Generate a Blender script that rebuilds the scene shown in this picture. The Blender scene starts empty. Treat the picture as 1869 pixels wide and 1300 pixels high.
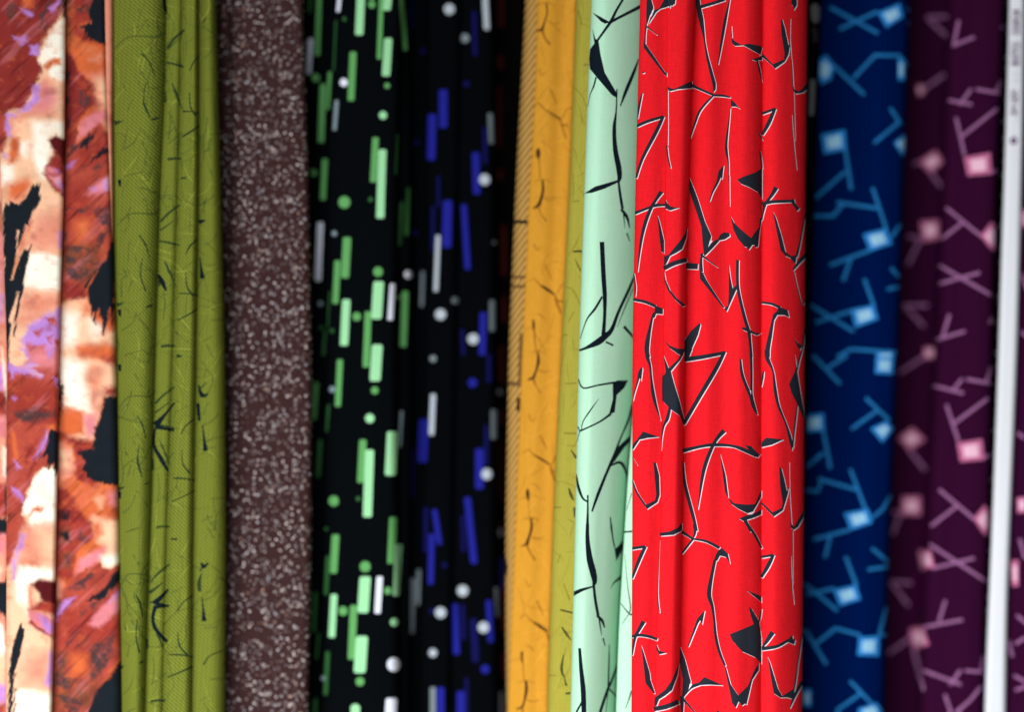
import bpy, math, random
import numpy as np
from mathutils import Vector
from mathutils.geometry import delaunay_2d_cdt

scene = bpy.context.scene
# ------------------------------------------------------------------ camera, light, exposure
S = 0.0004            # metres per photograph pixel in the plane of focus
D = 1.20              # camera to plane of focus
ZC = 1.35             # height of the lens
W_PX, H_PX = 1869, 1300
cam = bpy.data.cameras.new('camera')
cam.sensor_fit = 'HORIZONTAL'
cam.sensor_width = 36.0
cam.lens = 36.0 * D / (W_PX * S)
cam.clip_start, cam.clip_end = 0.01, 50
cam.dof.use_dof = True
cam.dof.focus_distance = D + 0.004
cam.dof.aperture_fstop = cam.lens / 58.0
cam.dof.aperture_blades = 0
camo = bpy.data.objects.new('camera', cam)
camo.location = (0, -D, ZC)
camo.rotation_euler = (math.radians(90), 0, 0)
scene.collection.objects.link(camo)
scene.camera = camo

world = bpy.data.worlds.new('World')
scene.world = world
world.use_nodes = True
world.node_tree.nodes['Background'].inputs[0].default_value = (0.80, 0.88, 1.0, 1)
world.node_tree.nodes['Background'].inputs[1].default_value = 0.04

def area(name, loc, target, size, power, col):
    l = bpy.data.lights.new(name, 'AREA')
    l.shape = 'RECTANGLE'
    l.size, l.size_y = size
    l.energy = power
    l.color = col
    o = bpy.data.objects.new(name, l)
    o.location = loc
    o.rotation_euler = (Vector(target) - Vector(loc)).to_track_quat('-Z', 'Y').to_euler()
    scene.collection.objects.link(o)
    return o
# soft daylight from the open shop front, a little low and to the left of the camera
area('shop_front_light', (-0.48, -1.30, ZC - 1.08), (0.02, 0.05, ZC - 0.06), (1.2, 0.8), 58, (1.0, 0.985, 0.97))

scene.view_settings.view_transform = 'Standard'
scene.view_settings.look = 'None'
scene.view_settings.exposure = 0.0
scene.view_settings.gamma = 1.0
scene.view_settings.use_curve_mapping = False
scene.cycles.use_denoising = True
scene.cycles.max_bounces = 6
scene.render.film_transparent = False

# ------------------------------------------------------------------ helpers
rng = random.Random(7)
NP = np.random.default_rng(5)

def lin(c):
    out = []
    for v in c:
        v /= 255.0
        out.append(v / 12.92 if v <= 0.04045 else ((v + 0.055) / 1.055) ** 2.4)
    return out

def world_pt(px, py, d):
    k = S * (1 + d / D)
    return np.stack([(px - W_PX / 2) * k, d, ZC + (H_PX / 2 - py) * k], -1)

def interp_line(pts):
    ys = np.array([p[0] for p in pts], float)
    xs = np.array([p[1] for p in pts], float)
    def f(py):
        py = np.asarray(py, float)
        r = np.interp(py, ys, xs)
        s0 = (xs[1] - xs[0]) / (ys[1] - ys[0]); s1 = (xs[-1] - xs[-2]) / (ys[-1] - ys[-2])
        r = np.where(py < ys[0], xs[0] + s0 * .6 * (py - ys[0]), r)
        return np.where(py > ys[-1], xs[-1] + s1 * .6 * (py - ys[-1]), r)
    # soften the knots
    def g(py):
        py = np.asarray(py, float)
        return (f(py - 60) + f(py - 30) + f(py) + f(py + 30) + f(py + 60)) / 5
    return g

LAT = NP.random((257, 257))
def vnoise(x, y):
    xi = np.floor(x).astype(int); yi = np.floor(y).astype(int)
    fx = x - xi; fy = y - yi
    fx = fx * fx * (3 - 2 * fx); fy = fy * fy * (3 - 2 * fy)
    a = LAT[yi % 257, xi % 257]; b = LAT[yi % 257, (xi + 1) % 257]
    c = LAT[(yi + 1) % 257, xi % 257]; d = LAT[(yi + 1) % 257, (xi + 1) % 257]
    return (a * (1 - fx) + b * fx) * (1 - fy) + (c * (1 - fx) + d * fx) * fy
def fbm(x, y, o=3):
    s = 0; a = .5
    for i in range(o):
        s = s + a * (vnoise(x * 2 ** i + 17 * i, y * 2 ** i + 31 * i) - .5); a *= .55
    return s

class Zm:
    """pixel reader: enlarged-view coordinates back to photograph pixels"""
    def __init__(self, x0, y0, k): self.x0, self.y0, self.k = x0, y0, k
    def pt(self, p): return (self.x0 + p[0] / self.k, self.y0 + p[1] / self.k)

def stroke_quads(pts, sub=4):
    """tapered brush stroke through (x, y, width) as a chain of quads"""
    p = np.array(pts, float)
    n = len(p)
    if n > 2 and sub > 1:
        out = []
        for i in range(n - 1):
            p0 = p[max(i - 1, 0)]; p1 = p[i]; p2 = p[i + 1]; p3 = p[min(i + 2, n - 1)]
            for j in range(sub):
                t = j / sub
                q = .5 * (2 * p1 + (p2 - p0) * t + (2 * p0 - 5 * p1 + 4 * p2 - p3) * t * t + (3 * p1 - p0 - 3 * p2 + p3) * t ** 3)
                out.append(q)
        out.append(p[-1]); p = np.array(out)
    t = np.gradient(p[:, :2], axis=0)
    t /= np.maximum(np.linalg.norm(t, axis=1, keepdims=True), 1e-6)
    nrm = np.stack([-t[:, 1], t[:, 0]], 1)
    w = np.maximum(p[:, 2:3], .6) / 2
    a = p[:, :2] + nrm * w; b = p[:, :2] - nrm * w
    return [np.array([a[i], a[i + 1], b[i + 1], b[i]]) for i in range(len(p) - 1)]

class Print:
    """flat print of a cloth: list of (polygon in photograph pixels, colour index), later ones on top"""
    def __init__(self): self.items = []
    def poly(self, z, pts, col=1):
        self.items.append((np.array([z.pt(q) for q in pts]), col))
    def stroke(self, z, pts, col=1, wscale=1.0, sub=4):
        q = [z.pt(p) + (p[2] / z.k * wscale,) for p in pts]
        for a in stroke_quads(q, sub): self.items.append((a, col))
    def bar(self, z, xc, y1, y2, w, col, tilt=-4):
        w = w - 5; y1 += 3; y2 -= 3; h = w / 2
        pts = [(xc - tilt - h, y1 + h * .3), (xc - tilt - h * .7, y1), (xc - tilt + h * .7, y1), (xc - tilt + h, y1 + h * .3),
               (xc + tilt + h, y2 - h * .3), (xc + tilt + h * .7, y2), (xc + tilt - h * .7, y2), (xc + tilt - h, y2 - h * .3)]
        self.poly(z, pts, col)
    def dot(self, z, x, y, r, col):
        r = r - 1.5
        self.poly(z, [(x + r * math.cos(a), y + r * 1.03 * math.sin(a)) for a in np.linspace(0, 2 * math.pi, 15)[:-1]], col)

def inside(poly, x, y):
    n = len(poly); r = np.zeros(x.shape, bool); j = n - 1
    for i in range(n):
        xi, yi = poly[i]; xj, yj = poly[j]
        if yi != yj:
            r ^= ((yi > y) != (yj > y)) & (x < (xj - xi) * (y - yi) / (yj - yi) + xi)
        j = i
    return r

def sdist(poly, x, y):
    d = np.full(x.shape, 1e9); n = len(poly)
    for i in range(n):
        ax, ay = poly[i]; bx, by = poly[(i + 1) % n]
        ex, ey = bx - ax, by - ay
        t = np.clip(((x - ax) * ex + (y - ay) * ey) / max(ex * ex + ey * ey, 1e-9), 0, 1)
        d = np.minimum(d, np.hypot(x - ax - t * ex, y - ay - t * ey))
    return np.where(inside(poly, x, y), d, -d)

Y0, Y1 = -330.0, 1630.0
class Fold:
    """one hanging fold: a curved face between two edges with flanks that turn back behind it"""
    def __init__(self, left, right, depth, wl=14, hl=.006, wr=14, hr=.006, back=.035, ripples=(), lean=0.0, wob=.0006, seed=0, inset=6):
        self.L, self.R = interp_line(left), interp_line(right)
        self.W = float(np.mean(self.R(np.linspace(0, 1300, 9)) - self.L(np.linspace(0, 1300, 9))))
        depth = depth if depth < .06 else .06 + (depth - .06) * .6
        self.d0, self.wl, self.hl, self.wr, self.hr = depth, wl, hl, wr, hr
        self.back, self.rip, self.lean, self.wob, self.seed, self.inset = back, ripples, lean, wob, seed, inset
        self.F = back / S
    def surf(self, u, v):
        W, F = self.W, self.F
        uc = np.clip(u, 0, W)
        L, R = self.L(v), self.R(v)
        px = L + uc / W * (R - L)
        d = np.full(u.shape, self.d0) + self.lean * (v - 650) / 650
        tl = np.clip(1 - uc / self.wl, 0, 1); d = d + self.hl * (1 - np.sqrt(np.maximum(1 - tl * tl, 0)))
        tr = np.clip(1 - (W - uc) / self.wr, 0, 1); d = d + self.hr * (1 - np.sqrt(np.maximum(1 - tr * tr, 0)))
        for (c, w, h, sl) in self.rip:
            cc = c * W + sl * (v - 650) / 650 * W
            d = d - h * np.exp(-((uc - cc) / w) ** 2)
        d = d + self.wob * 3 * fbm(uc / 60 + self.seed * 7.3, v / 420 + self.seed * 3.1, 2)
        d = d + self.wob * 1.2 * fbm(uc / 16 + self.seed * 5.1, v / 170 + self.seed, 2)
        ql = np.clip(-u / F, 0, 1); qr = np.clip((u - W) / F, 0, 1)
        d = d + self.back * (ql + qr)
        px = px + self.inset * (ql ** .8) - self.inset * (qr ** .8)
        return world_pt(px, v, d)
    def to_u(self, p):
        L, R = self.L(p[:, 1]), self.R(p[:, 1])
        return np.stack([(p[:, 0] - L) / (R - L) * self.W, p[:, 1]], 1)
    def columns(self, step):
        W, F = self.W, self.F
        c = [-F, -F * .66, -F * .33, -F * .1]
        th = np.linspace(0, math.pi / 2, 9)
        c += list(self.wl * (1 - np.cos(th)))
        c += list(W - self.wr * (1 - np.cos(th)))
        m = max(2, int((W - self.wl - self.wr) / step))
        c += list(np.linspace(self.wl, W - self.wr, m + 1))
        c += [W + F * .1, W + F * .33, W + F * .66, W + F]
        c = sorted(c); out = [c[0]]
        for v in c[1:]:
            if v - out[-1] > .15: out.append(v)
        return np.array(out)
    def fold_uv(self, u, v):
        """mirror the flanks and the cloth above and below the picture back into the traced field"""
        W = self.W
        u = np.where(u < 0, -u, u); u = np.where(u > W, 2 * W - u, u); u = np.clip(u, 0, W)
        v = np.where(v < 0, -v, v); v = np.where(v > 1300, 2600 - v, v)
        return u, v

def finish_mesh(name, fold, uv, tris, mats, midx, parent, colors=None):
    u, v = uv[:, 0], uv[:, 1]
    P = fold.surf(u, v)
    e = .25
    du = fold.surf(u + e, v) - fold.surf(u - e, v)
    dv = fold.surf(u, v + e) - fold.surf(u, v - e)
    N = np.cross(du, dv)
    N /= np.maximum(np.linalg.norm(N, axis=1, keepdims=True), 1e-12)
    # orient to -Y (towards the viewer side)
    a, b, c = P[tris[:, 0]], P[tris[:, 1]], P[tris[:, 2]]
    fn = np.cross(b - a, c - a)
    ref = N[tris].mean(1)
    mid = (u > fold.W * .3) & (u < fold.W * .7)
    if N[mid][:, 1].mean() > 0: N = -N; ref = -ref
    flip = (fn * ref).sum(1) < 0
    tris = tris.copy(); tris[flip] = tris[flip][:, ::-1]
    me = bpy.data.meshes.new(name)
    me.vertices.add(len(P)); me.vertices.foreach_set('co', P.astype(np.float32).ravel())
    nt = len(tris)
    me.loops.add(nt * 3); me.loops.foreach_set('vertex_index', tris.astype(np.int32).ravel())
    me.polygons.add(nt)
    me.polygons.foreach_set('loop_start', np.arange(0, nt * 3, 3, dtype=np.int32))
    me.polygons.foreach_set('loop_total', np.full(nt, 3, dtype=np.int32))
    me.polygons.foreach_set('material_index', midx.astype(np.int32))
    me.polygons.foreach_set('use_smooth', np.ones(nt, dtype=bool))
    for m in mats: me.materials.append(m)
    me.update(calc_edges=True)
    lay = me.uv_layers.new(name='cloth')
    lay.data.foreach_set('uv', (uv[tris.ravel()] / 100.0).astype(np.float32).ravel())
    if colors is not None:
        at = me.color_attributes.new('dye', 'FLOAT_COLOR', 'POINT')
        at.data.foreach_set('color', np.concatenate([colors, np.ones((len(colors), 1))], 1).astype(np.float32).ravel())
    me.validate()
    me.normals_split_custom_set_from_vertices(N.tolist())
    o = bpy.data.objects.new(name, me)
    scene.collection.objects.link(o)
    o.parent = parent
    return o

def fold_mesh(name, fold, prt, mats, parent, step=5.0, vstep=26.0):
    """cut the cloth along every printed outline, then give each piece the dye of its print"""
    cols = fold.columns(step)
    rows = np.arange(Y0, Y1 + 1, vstep)
    nc, nr = len(cols), len(rows)
    verts = [(c, r) for r in rows for c in cols]
    edges = []
    for j in range(nr):
        for i in range(nc):
            k = j * nc + i
            if i + 1 < nc: edges.append((k, k + 1))
            if j + 1 < nr: edges.append((k, k + nc))
    polys = []
    W, F = fold.W, fold.F
    for (p, col) in (prt.items if prt else []):
        q = fold.to_u(p)
        if q[:, 0].max() < 0 or q[:, 0].min() > W: continue
        polys.append((q, col))
        vs = [q]
        if q[:, 0].min() < F: vs.append(q * [-1, 1])
        if q[:, 0].max() > W - F: vs.append(q * [-1, 1] + [2 * W, 0])
        for m in list(vs):
            if m[:, 1].min() < -Y0: vs.append(m * [1, -1])
            if m[:, 1].max() > 2600 - Y1: vs.append(m * [1, -1] + [0, 2600])
        for m in vs:
            if m[:, 0].max() < -F or m[:, 0].min() > W + F or m[:, 1].max() < Y0 or m[:, 1].min() > Y1: continue
            b = len(verts); n = len(m)
            mm = m.copy()
            verts += [tuple(x) for x in mm]
            edges += [(b + i, b + (i + 1) % n) for i in range(n)]
    vo, eo, fo, *_ = delaunay_2d_cdt([Vector(v) for v in verts], edges, [], 0, 1e-3, False)
    uv = np.array([(v.x, v.y) for v in vo]); tris = np.array(fo, dtype=int)
    c = uv[tris].mean(1)
    keep = (c[:, 0] > -F) & (c[:, 0] < W + F) & (c[:, 1] > Y0) & (c[:, 1] < Y1)
    tris = tris[keep]; c = c[keep]
    mi = np.zeros(len(tris), int)
    cu, cv = fold.fold_uv(c[:, 0], c[:, 1])
    for q, col in polys:
        lo, hi = q.min(0), q.max(0)
        s = np.nonzero((cu >= lo[0]) & (cu <= hi[0]) & (cv >= lo[1]) & (cv <= hi[1]))[0]
        if len(s):
            ok = inside(q, cu[s], cv[s]); mi[s[ok]] = col
    used = np.unique(tris); remap = np.full(len(uv), -1); remap[used] = np.arange(len(used))
    return finish_mesh(name, fold, uv[used], remap[tris], mats, mi, parent)

def thing(label, cat, name='hanging_fabric', group='fabric lengths hanging side by side', loc=(0, 0, 0)):
    o = bpy.data.objects.new(name, None)
    o.empty_display_size = .02
    scene.collection.objects.link(o)
    o.location = (0, 0, 0)
    o['label'] = label; o['category'] = cat
    if group: o['group'] = group
    return o

# ------------------------------------------------------------------ cloth materials
LIGHT = 1.12     # how bright a white sheet facing the shop front comes out
def cloth_mat(name, rgb, weave='plain', rough=.85, attr=False, period=2.6, contrast=.10, spec=.06, sheen=.0, vary=.10, bump=.25, fleck_glints=False):
    m = bpy.data.materials.new(name); m.use_nodes = True
    nt = m.node_tree; N = nt.nodes; Lk = nt.links
    bs = N['Principled BSDF']
    bs.inputs['Roughness'].default_value = rough
    bs.inputs['Specular IOR Level'].default_value = spec
    if sheen:
        bs.inputs['Sheen Weight'].default_value = sheen
        bs.inputs['Sheen Roughness'].default_value = .5
    uvn = N.new('ShaderNodeUVMap'); uvn.uv_map = 'cloth'
    def math_(op, a, b=None, c=None):
        n = N.new('ShaderNodeMath'); n.operation = op
        for i, x in enumerate((a, b, c)):
            if x is None: continue
            if isinstance(x, (int, float)): n.inputs[i].default_value = x
            else: Lk.new(x, n.inputs[i])
        return n.outputs[0]
    sep = N.new('ShaderNodeSeparateXYZ'); Lk.new(uvn.outputs[0], sep.inputs[0])
    U, V = sep.outputs[0], sep.outputs[1]
    def wave(expr): return math_('SINE', expr)
    w = 2 * math.pi * 100 / period
    # slubs: threads that run a little thicker for a while
    nz = N.new('ShaderNodeTexNoise'); nz.inputs['Scale'].default_value = 1.0; nz.inputs['Detail'].default_value = 3
    mp = N.new('ShaderNodeMapping'); mp.inputs['Scale'].default_value = (30, 4, 1); Lk.new(uvn.outputs[0], mp.inputs[0]); Lk.new(mp.outputs[0], nz.inputs[0])
    nz2 = N.new('ShaderNodeTexNoise'); nz2.inputs['Scale'].default_value = 1.0; nz2.inputs['Detail'].default_value = 4
    mp2 = N.new('ShaderNodeMapping'); mp2.inputs['Scale'].default_value = (5, 45, 1); Lk.new(uvn.outputs[0], mp2.inputs[0]); Lk.new(mp2.outputs[0], nz2.inputs[0])
    nz3 = N.new('ShaderNodeTexNoise'); nz3.inputs['Scale'].default_value = 60; nz3.inputs['Detail'].default_value = 2; Lk.new(uvn.outputs[0], nz3.inputs[0])
    if weave == 'twill':
        a = math_('MULTIPLY_ADD', U, w, math_('MULTIPLY', V, -w * .9))
        h = math_('MULTIPLY', wave(a), math_('MULTIPLY_ADD', wave(math_('MULTIPLY', V, w * .95)), .3, .7))
    elif weave == 'stripe':
        h = wave(math_('MULTIPLY_ADD', U, w, math_('MULTIPLY', V, w * .55)))
    elif weave == 'rib':
        h = wave(math_('MULTIPLY', V, w))
    else:
        h = math_('MULTIPLY', wave(math_('MULTIPLY', U, w)), wave(math_('MULTIPLY', V, w)))
    var = math_('MULTIPLY_ADD', math_('SUBTRACT', nz.outputs[0], .5), vary, math_('MULTIPLY_ADD', math_('SUBTRACT', nz2.outputs[0], .5), vary, math_('MULTIPLY', math_('SUBTRACT', nz3.outputs[0], .5), vary * 1.2)))
    f = math_('ADD', math_('MULTIPLY_ADD', h, contrast, 1.0), var)
    if attr:
        at = N.new('ShaderNodeVertexColor'); at.layer_name = 'dye'; colsock = at.outputs[0]
    else:
        cn = N.new('ShaderNodeRGB'); c = lin(rgb); cn.outputs[0].default_value = (min(c[0] / LIGHT, .88), min(c[1] / LIGHT, .88), min(c[2] / LIGHT, .88), 1); colsock = cn.outputs[0]
    if fleck_glints:
        # round tweed flecks in several tones, with weave glints put into the colour
        vo = N.new('ShaderNodeTexVoronoi'); vo.inputs['Scale'].default_value = 18; vo.inputs['Randomness'].default_value = 1.0
        Lk.new(uvn.outputs[0], vo.inputs['Vector'])
        sc = N.new('ShaderNodeSeparateColor'); Lk.new(vo.outputs['Color'], sc.inputs[0])
        rad = math_('MULTIPLY_ADD', sc.outputs[2], .14, .20)
        dot = math_('LESS_THAN', vo.outputs['Distance'], rad)
        amt = math_('MULTIPLY', dot, math_('POWER', sc.outputs[0], .9))
        ramp = N.new('ShaderNodeValToRGB'); Lk.new(sc.outputs[1], ramp.inputs[0])
        e = ramp.color_ramp.elements
        e[0].position = 0; e[0].color = (*lin((248, 240, 236)), 1)
        e[1].position = 1; e[1].color = (*lin((214, 168, 146)), 1)
        k = e.new(.55); k.color = (*lin((226, 214, 210)), 1)
        k = e.new(.8); k.color = (*lin((190, 200, 215)), 1)
        mx = N.new('ShaderNodeMix'); mx.data_type = 'RGBA'
        Lk.new(amt, mx.inputs[0]); Lk.new(colsock, mx.inputs[6]); Lk.new(ramp.outputs[0], mx.inputs[7])
        colsock = mx.outputs[2]
    mul = N.new('ShaderNodeVectorMath'); mul.operation = 'SCALE'
    Lk.new(colsock, mul.inputs[0]); Lk.new(f, mul.inputs['Scale'])
    Lk.new(mul.outputs[0], bs.inputs['Base Color'])
    bp = N.new('ShaderNodeBump'); bp.inputs['Strength'].default_value = bump; bp.inputs['Distance'].default_value = .0003
    Lk.new(math_('ADD', h, math_('MULTIPLY', nz3.outputs[0], 1.2)), bp.inputs['Height']); Lk.new(bp.outputs[0], bs.inputs['Normal'])
    return m

# ------------------------------------------------------------------ setting: the dark shop behind the cloths
def dark_wall():
    m = bpy.data.materials.new('painted interior darkness'); m.use_nodes = True
    nt = m.node_tree; bs = nt.nodes['Principled BSDF']
    nz = nt.nodes.new('ShaderNodeTexNoise'); nz.inputs['Scale'].default_value = 6; nz.inputs['Detail'].default_value = 5
    rp = nt.nodes.new('ShaderNodeValToRGB'); rp.color_ramp.elements[0].color = (.004, .004, .005, 1); rp.color_ramp.elements[1].color = (.012, .012, .013, 1)  # near-black base colour stands in for the shade of the unlit interior
    nt.links.new(nz.outputs[0], rp.inputs[0]); nt.links.new(rp.outputs[0], bs.inputs['Base Color'])
    bs.inputs['Roughness'].default_value = .9; bs.inputs['Specular IOR Level'].default_value = .1
    me = bpy.data.meshes.new('wall')
    x, z0, z1, y = 1.3, ZC - .9, ZC + .9, .42
    me.from_pydata([(-x, y, z0), (x, y, z0), (x, y, z1), (-x, y, z1), (-x, y + .1, z0), (x, y + .1, z0), (x, y + .1, z1), (-x, y + .1, z1)], [],
                   [(0, 1, 2, 3), (5, 4, 7, 6), (4, 0, 3, 7), (1, 5, 6, 2), (3, 2, 6, 7), (4, 5, 1, 0)])
    me.materials.append(m)
    o = bpy.data.objects.new('wall', me); scene.collection.objects.link(o)
    o['kind'] = 'structure'; o['label'] = 'wall behind the hanging fabrics, coloured black for the dark interior'
dark_wall()

# ================================================================== RED FABRIC
R1, R2, R3, R4 = Zm(1020, 0, 3.939), Zm(1020, 320, 3.939), Zm(1020, 640, 3.939), Zm(1020, 960, 3.824)

def black_on_red():
    p = Print(); P, T = p.poly, p.stroke
    # upper quarter
    P(R1, [(632, -20), (660, -20), (680, 45), (678, 70), (655, 110), (640, 160), (628, 190), (628, 100)])
    P(R1, [(640, 178), (700, 85), (730, 62), (795, 42), (797, 60), (803, 38), (820, 40), (824, 30), (835, 28), (842, -20), (765, -20), (722, 58), (678, 72), (668, 110)])
    T(R1, [(618, 180, 14), (640, 195, 10), (705, 248, 4)])
    T(R1, [(628, 185, 13), (622, 240, 10), (618, 310, 13)])
    P(R1, [(610, 300), (622, 310), (690, 410), (765, 520), (775, 515), (777, 550), (755, 530), (650, 395), (610, 340)])
    P(R1, [(597, 515), (612, 512), (618, 522), (600, 526)])
    P(R1, [(780, 618), (800, 632), (830, 638), (900, 605), (958, 580), (958, 632), (860, 640), (800, 655), (782, 640)])
    T(R1, [(783, 645, 4), (784, 900, 3.5), (782, 1040, 5)])
    P(R1, [(770, 1040), (782, 1050), (790, 1130), (808, 1210), (795, 1200), (778, 1130)])
    T(R1, [(600, 665, 8), (578, 760, 17), (568, 850, 4)])
    T(R1, [(560, 905, 22), (640, 870, 22), (752, 836, 20)]); T(R1, [(752, 832, 22), (700, 945, 27), (600, 1140, 22), (556, 1280, 14)])
    P(R1, [(985, -20), (1012, -20), (1020, 40), (1040, 130), (1055, 300), (1075, 400), (1130, 600), (1128, 640), (1112, 665), (1108, 620), (1060, 420), (1040, 280), (1000, 120), (985, 40)])
    T(R1, [(1015, 48, 24), (1110, 20, 22), (1195, -4, 14)])
    T(R1, [(1229, -10, 8), (1195, 150, 22), (1170, 300, 18), (1145, 460, 5)])
    T(R1, [(955, 612, 22), (1040, 650, 17), (1112, 682, 16)]); T(R1, [(1105, 683, 14), (1180, 686, 17), (1233, 698, 9)])
    P(R1, [(1235, 712), (1265, 735), (1302, 780), (1275, 765), (1238, 765)])
    T(R1, [(1108, 688, 12), (1020, 785, 17), (980, 880, 15), (946, 988, 6)])
    T(R1, [(1232, 775, 5), (1225, 850, 9), (1205, 1020, 18), (1206, 1090, 20), (1220, 1180, 8), (1222, 1310, 5)])
    P(R1, [(1187, 1183), (1175, 1285), (1162, 1262), (1150, 1300), (1132, 1310), (1150, 1225)])
    T(R1, [(1240, 180, 2.5), (1243, 265, 9)])
    P(R1, [(1238, 262), (1262, 290), (1310, 320), (1370, 312), (1455, 328), (1462, 345), (1450, 392), (1400, 365), (1330, 325), (1265, 328), (1245, 310)])
    P(R1, [(1385, 425), (1425, 415), (1462, 400), (1462, 430), (1432, 432), (1450, 500), (1462, 590), (1450, 560), (1420, 438)])
    P(R2, [(1280, 30), (1340, 3), (1410, -20), (1462, -55), (1462, 172), (1430, 120), (1370, 85), (1310, 60)])
    T(R1, [(1435, 955, 7), (1452, 985, 10), (1464, 1005, 6)]); T(R1, [(1445, 1080, 9), (1455, 1150, 13), (1461, 1210, 12)])
    P(R1, [(1595, 142), (1606, 135), (1625, 200), (1652, 325), (1666, 300), (1652, 390), (1625, 442), (1555, 492), (1530, 465), (1548, 455), (1618, 425), (1622, 380), (1600, 240)])
    T(R1, [(1463, 395, 24), (1500, 430, 14), (1543, 472, 10)])
    T(R1, [(1463, 815, 19), (1555, 780, 20)]); T(R1, [(1555, 776, 20), (1510, 880, 30), (1463, 968, 18)])
    T(R1, [(1664, 130, 3), (1662, 300, 4), (1678, 500, 7), (1682, 625, 8)]); T(R1, [(1673, 820, 2), (1690, 1050, 6), (1709, 1218, 4)]); T(R1, [(1688, 640, 3), (1698, 1010, 3)])
    P(R1, [(1670, -20), (1712, -20), (1710, 40), (1702, 48), (1690, 72), (1684, 40), (1672, 30)])
    P(R1, [(1678, 598), (1695, 640), (1720, 655), (1745, 640), (1784, 595), (1784, 640), (1755, 665), (1700, 672), (1682, 640)])
    # second quarter
    T(R2, [(545, 272, 22), (640, 235, 18), (700, 215, 22), (768, 213, 15)]); P(R2, [(765, 170), (780, 200), (800, 220), (830, 230), (868, 231), (800, 253), (765, 238)])
    T(R2, [(738, 116, 32), (700, 172, 22), (665, 230, 24), (625, 330, 26), (595, 450, 22), (575, 600, 12), (567, 692, 4)])
    P(R2, [(707, 280), (722, 320), (757, 470), (757, 562), (735, 545), (722, 430)])
    T(R2, [(538, 700, 8), (552, 800, 10), (549, 870, 6)])
    T(R2, [(536, 893, 20), (620, 910, 22), (695, 942, 20)]); P(R2, [(690, 935), (710, 942), (748, 958), (748, 1000), (700, 995), (690, 1022), (664, 1032), (670, 1000), (690, 975)])
    T(R2, [(672, 1020, 16), (655, 1100, 22), (637, 1200, 34), (633, 1270, 34), (648, 1310, 22)])
    P(R2, [(926, 370), (917, 450), (887, 530), (840, 560), (800, 580), (772, 640), (757, 650), (757, 583), (790, 570), (830, 520), (880, 460), (905, 420)])
    T(R2, [(755, 670, 32), (830, 632, 34), (920, 606, 32)])
    P(R2, [(757, 680), (768, 750), (800, 825), (850, 885), (914, 935), (890, 944), (830, 890), (780, 820), (760, 760)])
    P(R2, [(752, 1185), (800, 1225), (850, 1245), (908, 1250), (890, 1300), (855, 1285), (800, 1245)]); T(R2, [(906, 1160, 4), (906, 1250, 9)])
    P(R2, [(936, 10), (962, 70), (1000, 170), (1050, 330), (1097, 437), (1078, 515), (1045, 582), (1035, 500), (1025, 370), (985, 250), (938, 110)])
    T(R2, [(1046, 572, 18), (1095, 512, 32), (1145, 465, 22)]); P(R2, [(1138, 472), (1160, 425), (1190, 408), (1225, 415), (1232, 435), (1195, 460)])
    T(R2, [(1018, 568, 18), (1060, 600, 12), (1142, 662, 3)]); T(R2, [(1032, 560, 14), (1023, 610, 18), (1025, 695, 24)])
    P(R2, [(1012, 690), (1037, 700), (1060, 750), (1130, 860), (1192, 952), (1180, 952), (1100, 850), (1015, 745)])
    T(R2, [(915, 650, 44), (1000, 655, 42)])
    T(R2, [(1165, -15, 22), (1140, 50, 18), (1105, 120, 12), (1085, 185, 5)]); P(R2, [(1178, -30), (1172, 28), (1160, 0)])
    T(R2, [(1225, 0, 5), (1228, 220, 3)])
    P(R2, [(1222, 635), (1235, 740), (1250, 812), (1280, 785), (1278, 820), (1238, 910), (1206, 982), (1190, 960), (1216, 935), (1222, 850)])
    T(R2, [(1285, 608, 22), (1285, 780, 22), (1305, 900, 22), (1340, 1040, 24), (1365, 1120, 24), (1375, 1200, 20), (1385, 1310, 18)])
    P(R2, [(1312, 1094), (1340, 1095), (1370, 1110), (1420, 1135), (1457, 1133), (1425, 1152), (1370, 1132), (1325, 1112)])
    P(R2, [(1012, 1060), (1020, 1075), (1000, 1150), (960, 1240), (940, 1302), (906, 1302), (910, 1180), (950, 1120)])
    T(R3, [(903, 65, 34), (1040, 45, 30), (1195, 15, 24)])
    P(R2, [(1235, 290), (1260, 340), (1310, 390), (1382, 450), (1440, 370), (1445, 310), (1461, 300), (1445, 400), (1432, 512), (1415, 517), (1405, 500), (1392, 500), (1365, 537), (1350, 515), (1335, 512), (1290, 460), (1255, 390)])
    T(R2, [(1461, 207, 28), (1530, 190, 24), (1672, 184, 20)]); T(R2, [(1490, 195, 20), (1535, 135, 26), (1562, 86, 36)])
    P(R2, [(1660, 176), (1690, 165), (1700, 200), (1732, 237), (1715, 257), (1690, 225)]); T(R2, [(1480, 210, 26), (1470, 260, 15), (1460, 320, 7)])
    P(R2, [(1538, 258), (1560, 300), (1600, 430), (1630, 550), (1668, 580), (1712, 573), (1700, 642), (1665, 595), (1630, 580), (1595, 540), (1570, 420)])
    T(R2, [(1774, 270, 8), (1750, 400, 10), (1730, 500, 14), (1708, 585, 20)]); T(R2, [(1776, 572, 26), (1730, 620, 26), (1682, 682, 12)]); T(R2, [(1690, 690, 6), (1712, 800, 8), (1746, 922, 8), (1772, 905, 6)])
    T(R2, [(1457, 914, 16), (1530, 925, 18), (1592, 952, 20)]); P(R2, [(1580, 943), (1645, 968), (1657, 1022), (1620, 1005), (1572, 1005), (1550, 1042), (1528, 1048), (1540, 1000), (1570, 975)])
    T(R2, [(1540, 1040, 18), (1520, 1150, 28), (1502, 1250, 34), (1505, 1310, 26)])
    P(R2, [(1690, 1170), (1720, 1210), (1752, 1223), (1735, 1257), (1710, 1225)]); T(R2, [(1769, 1100, 6), (1755, 1220, 10), (1735, 1310, 8)])
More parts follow.
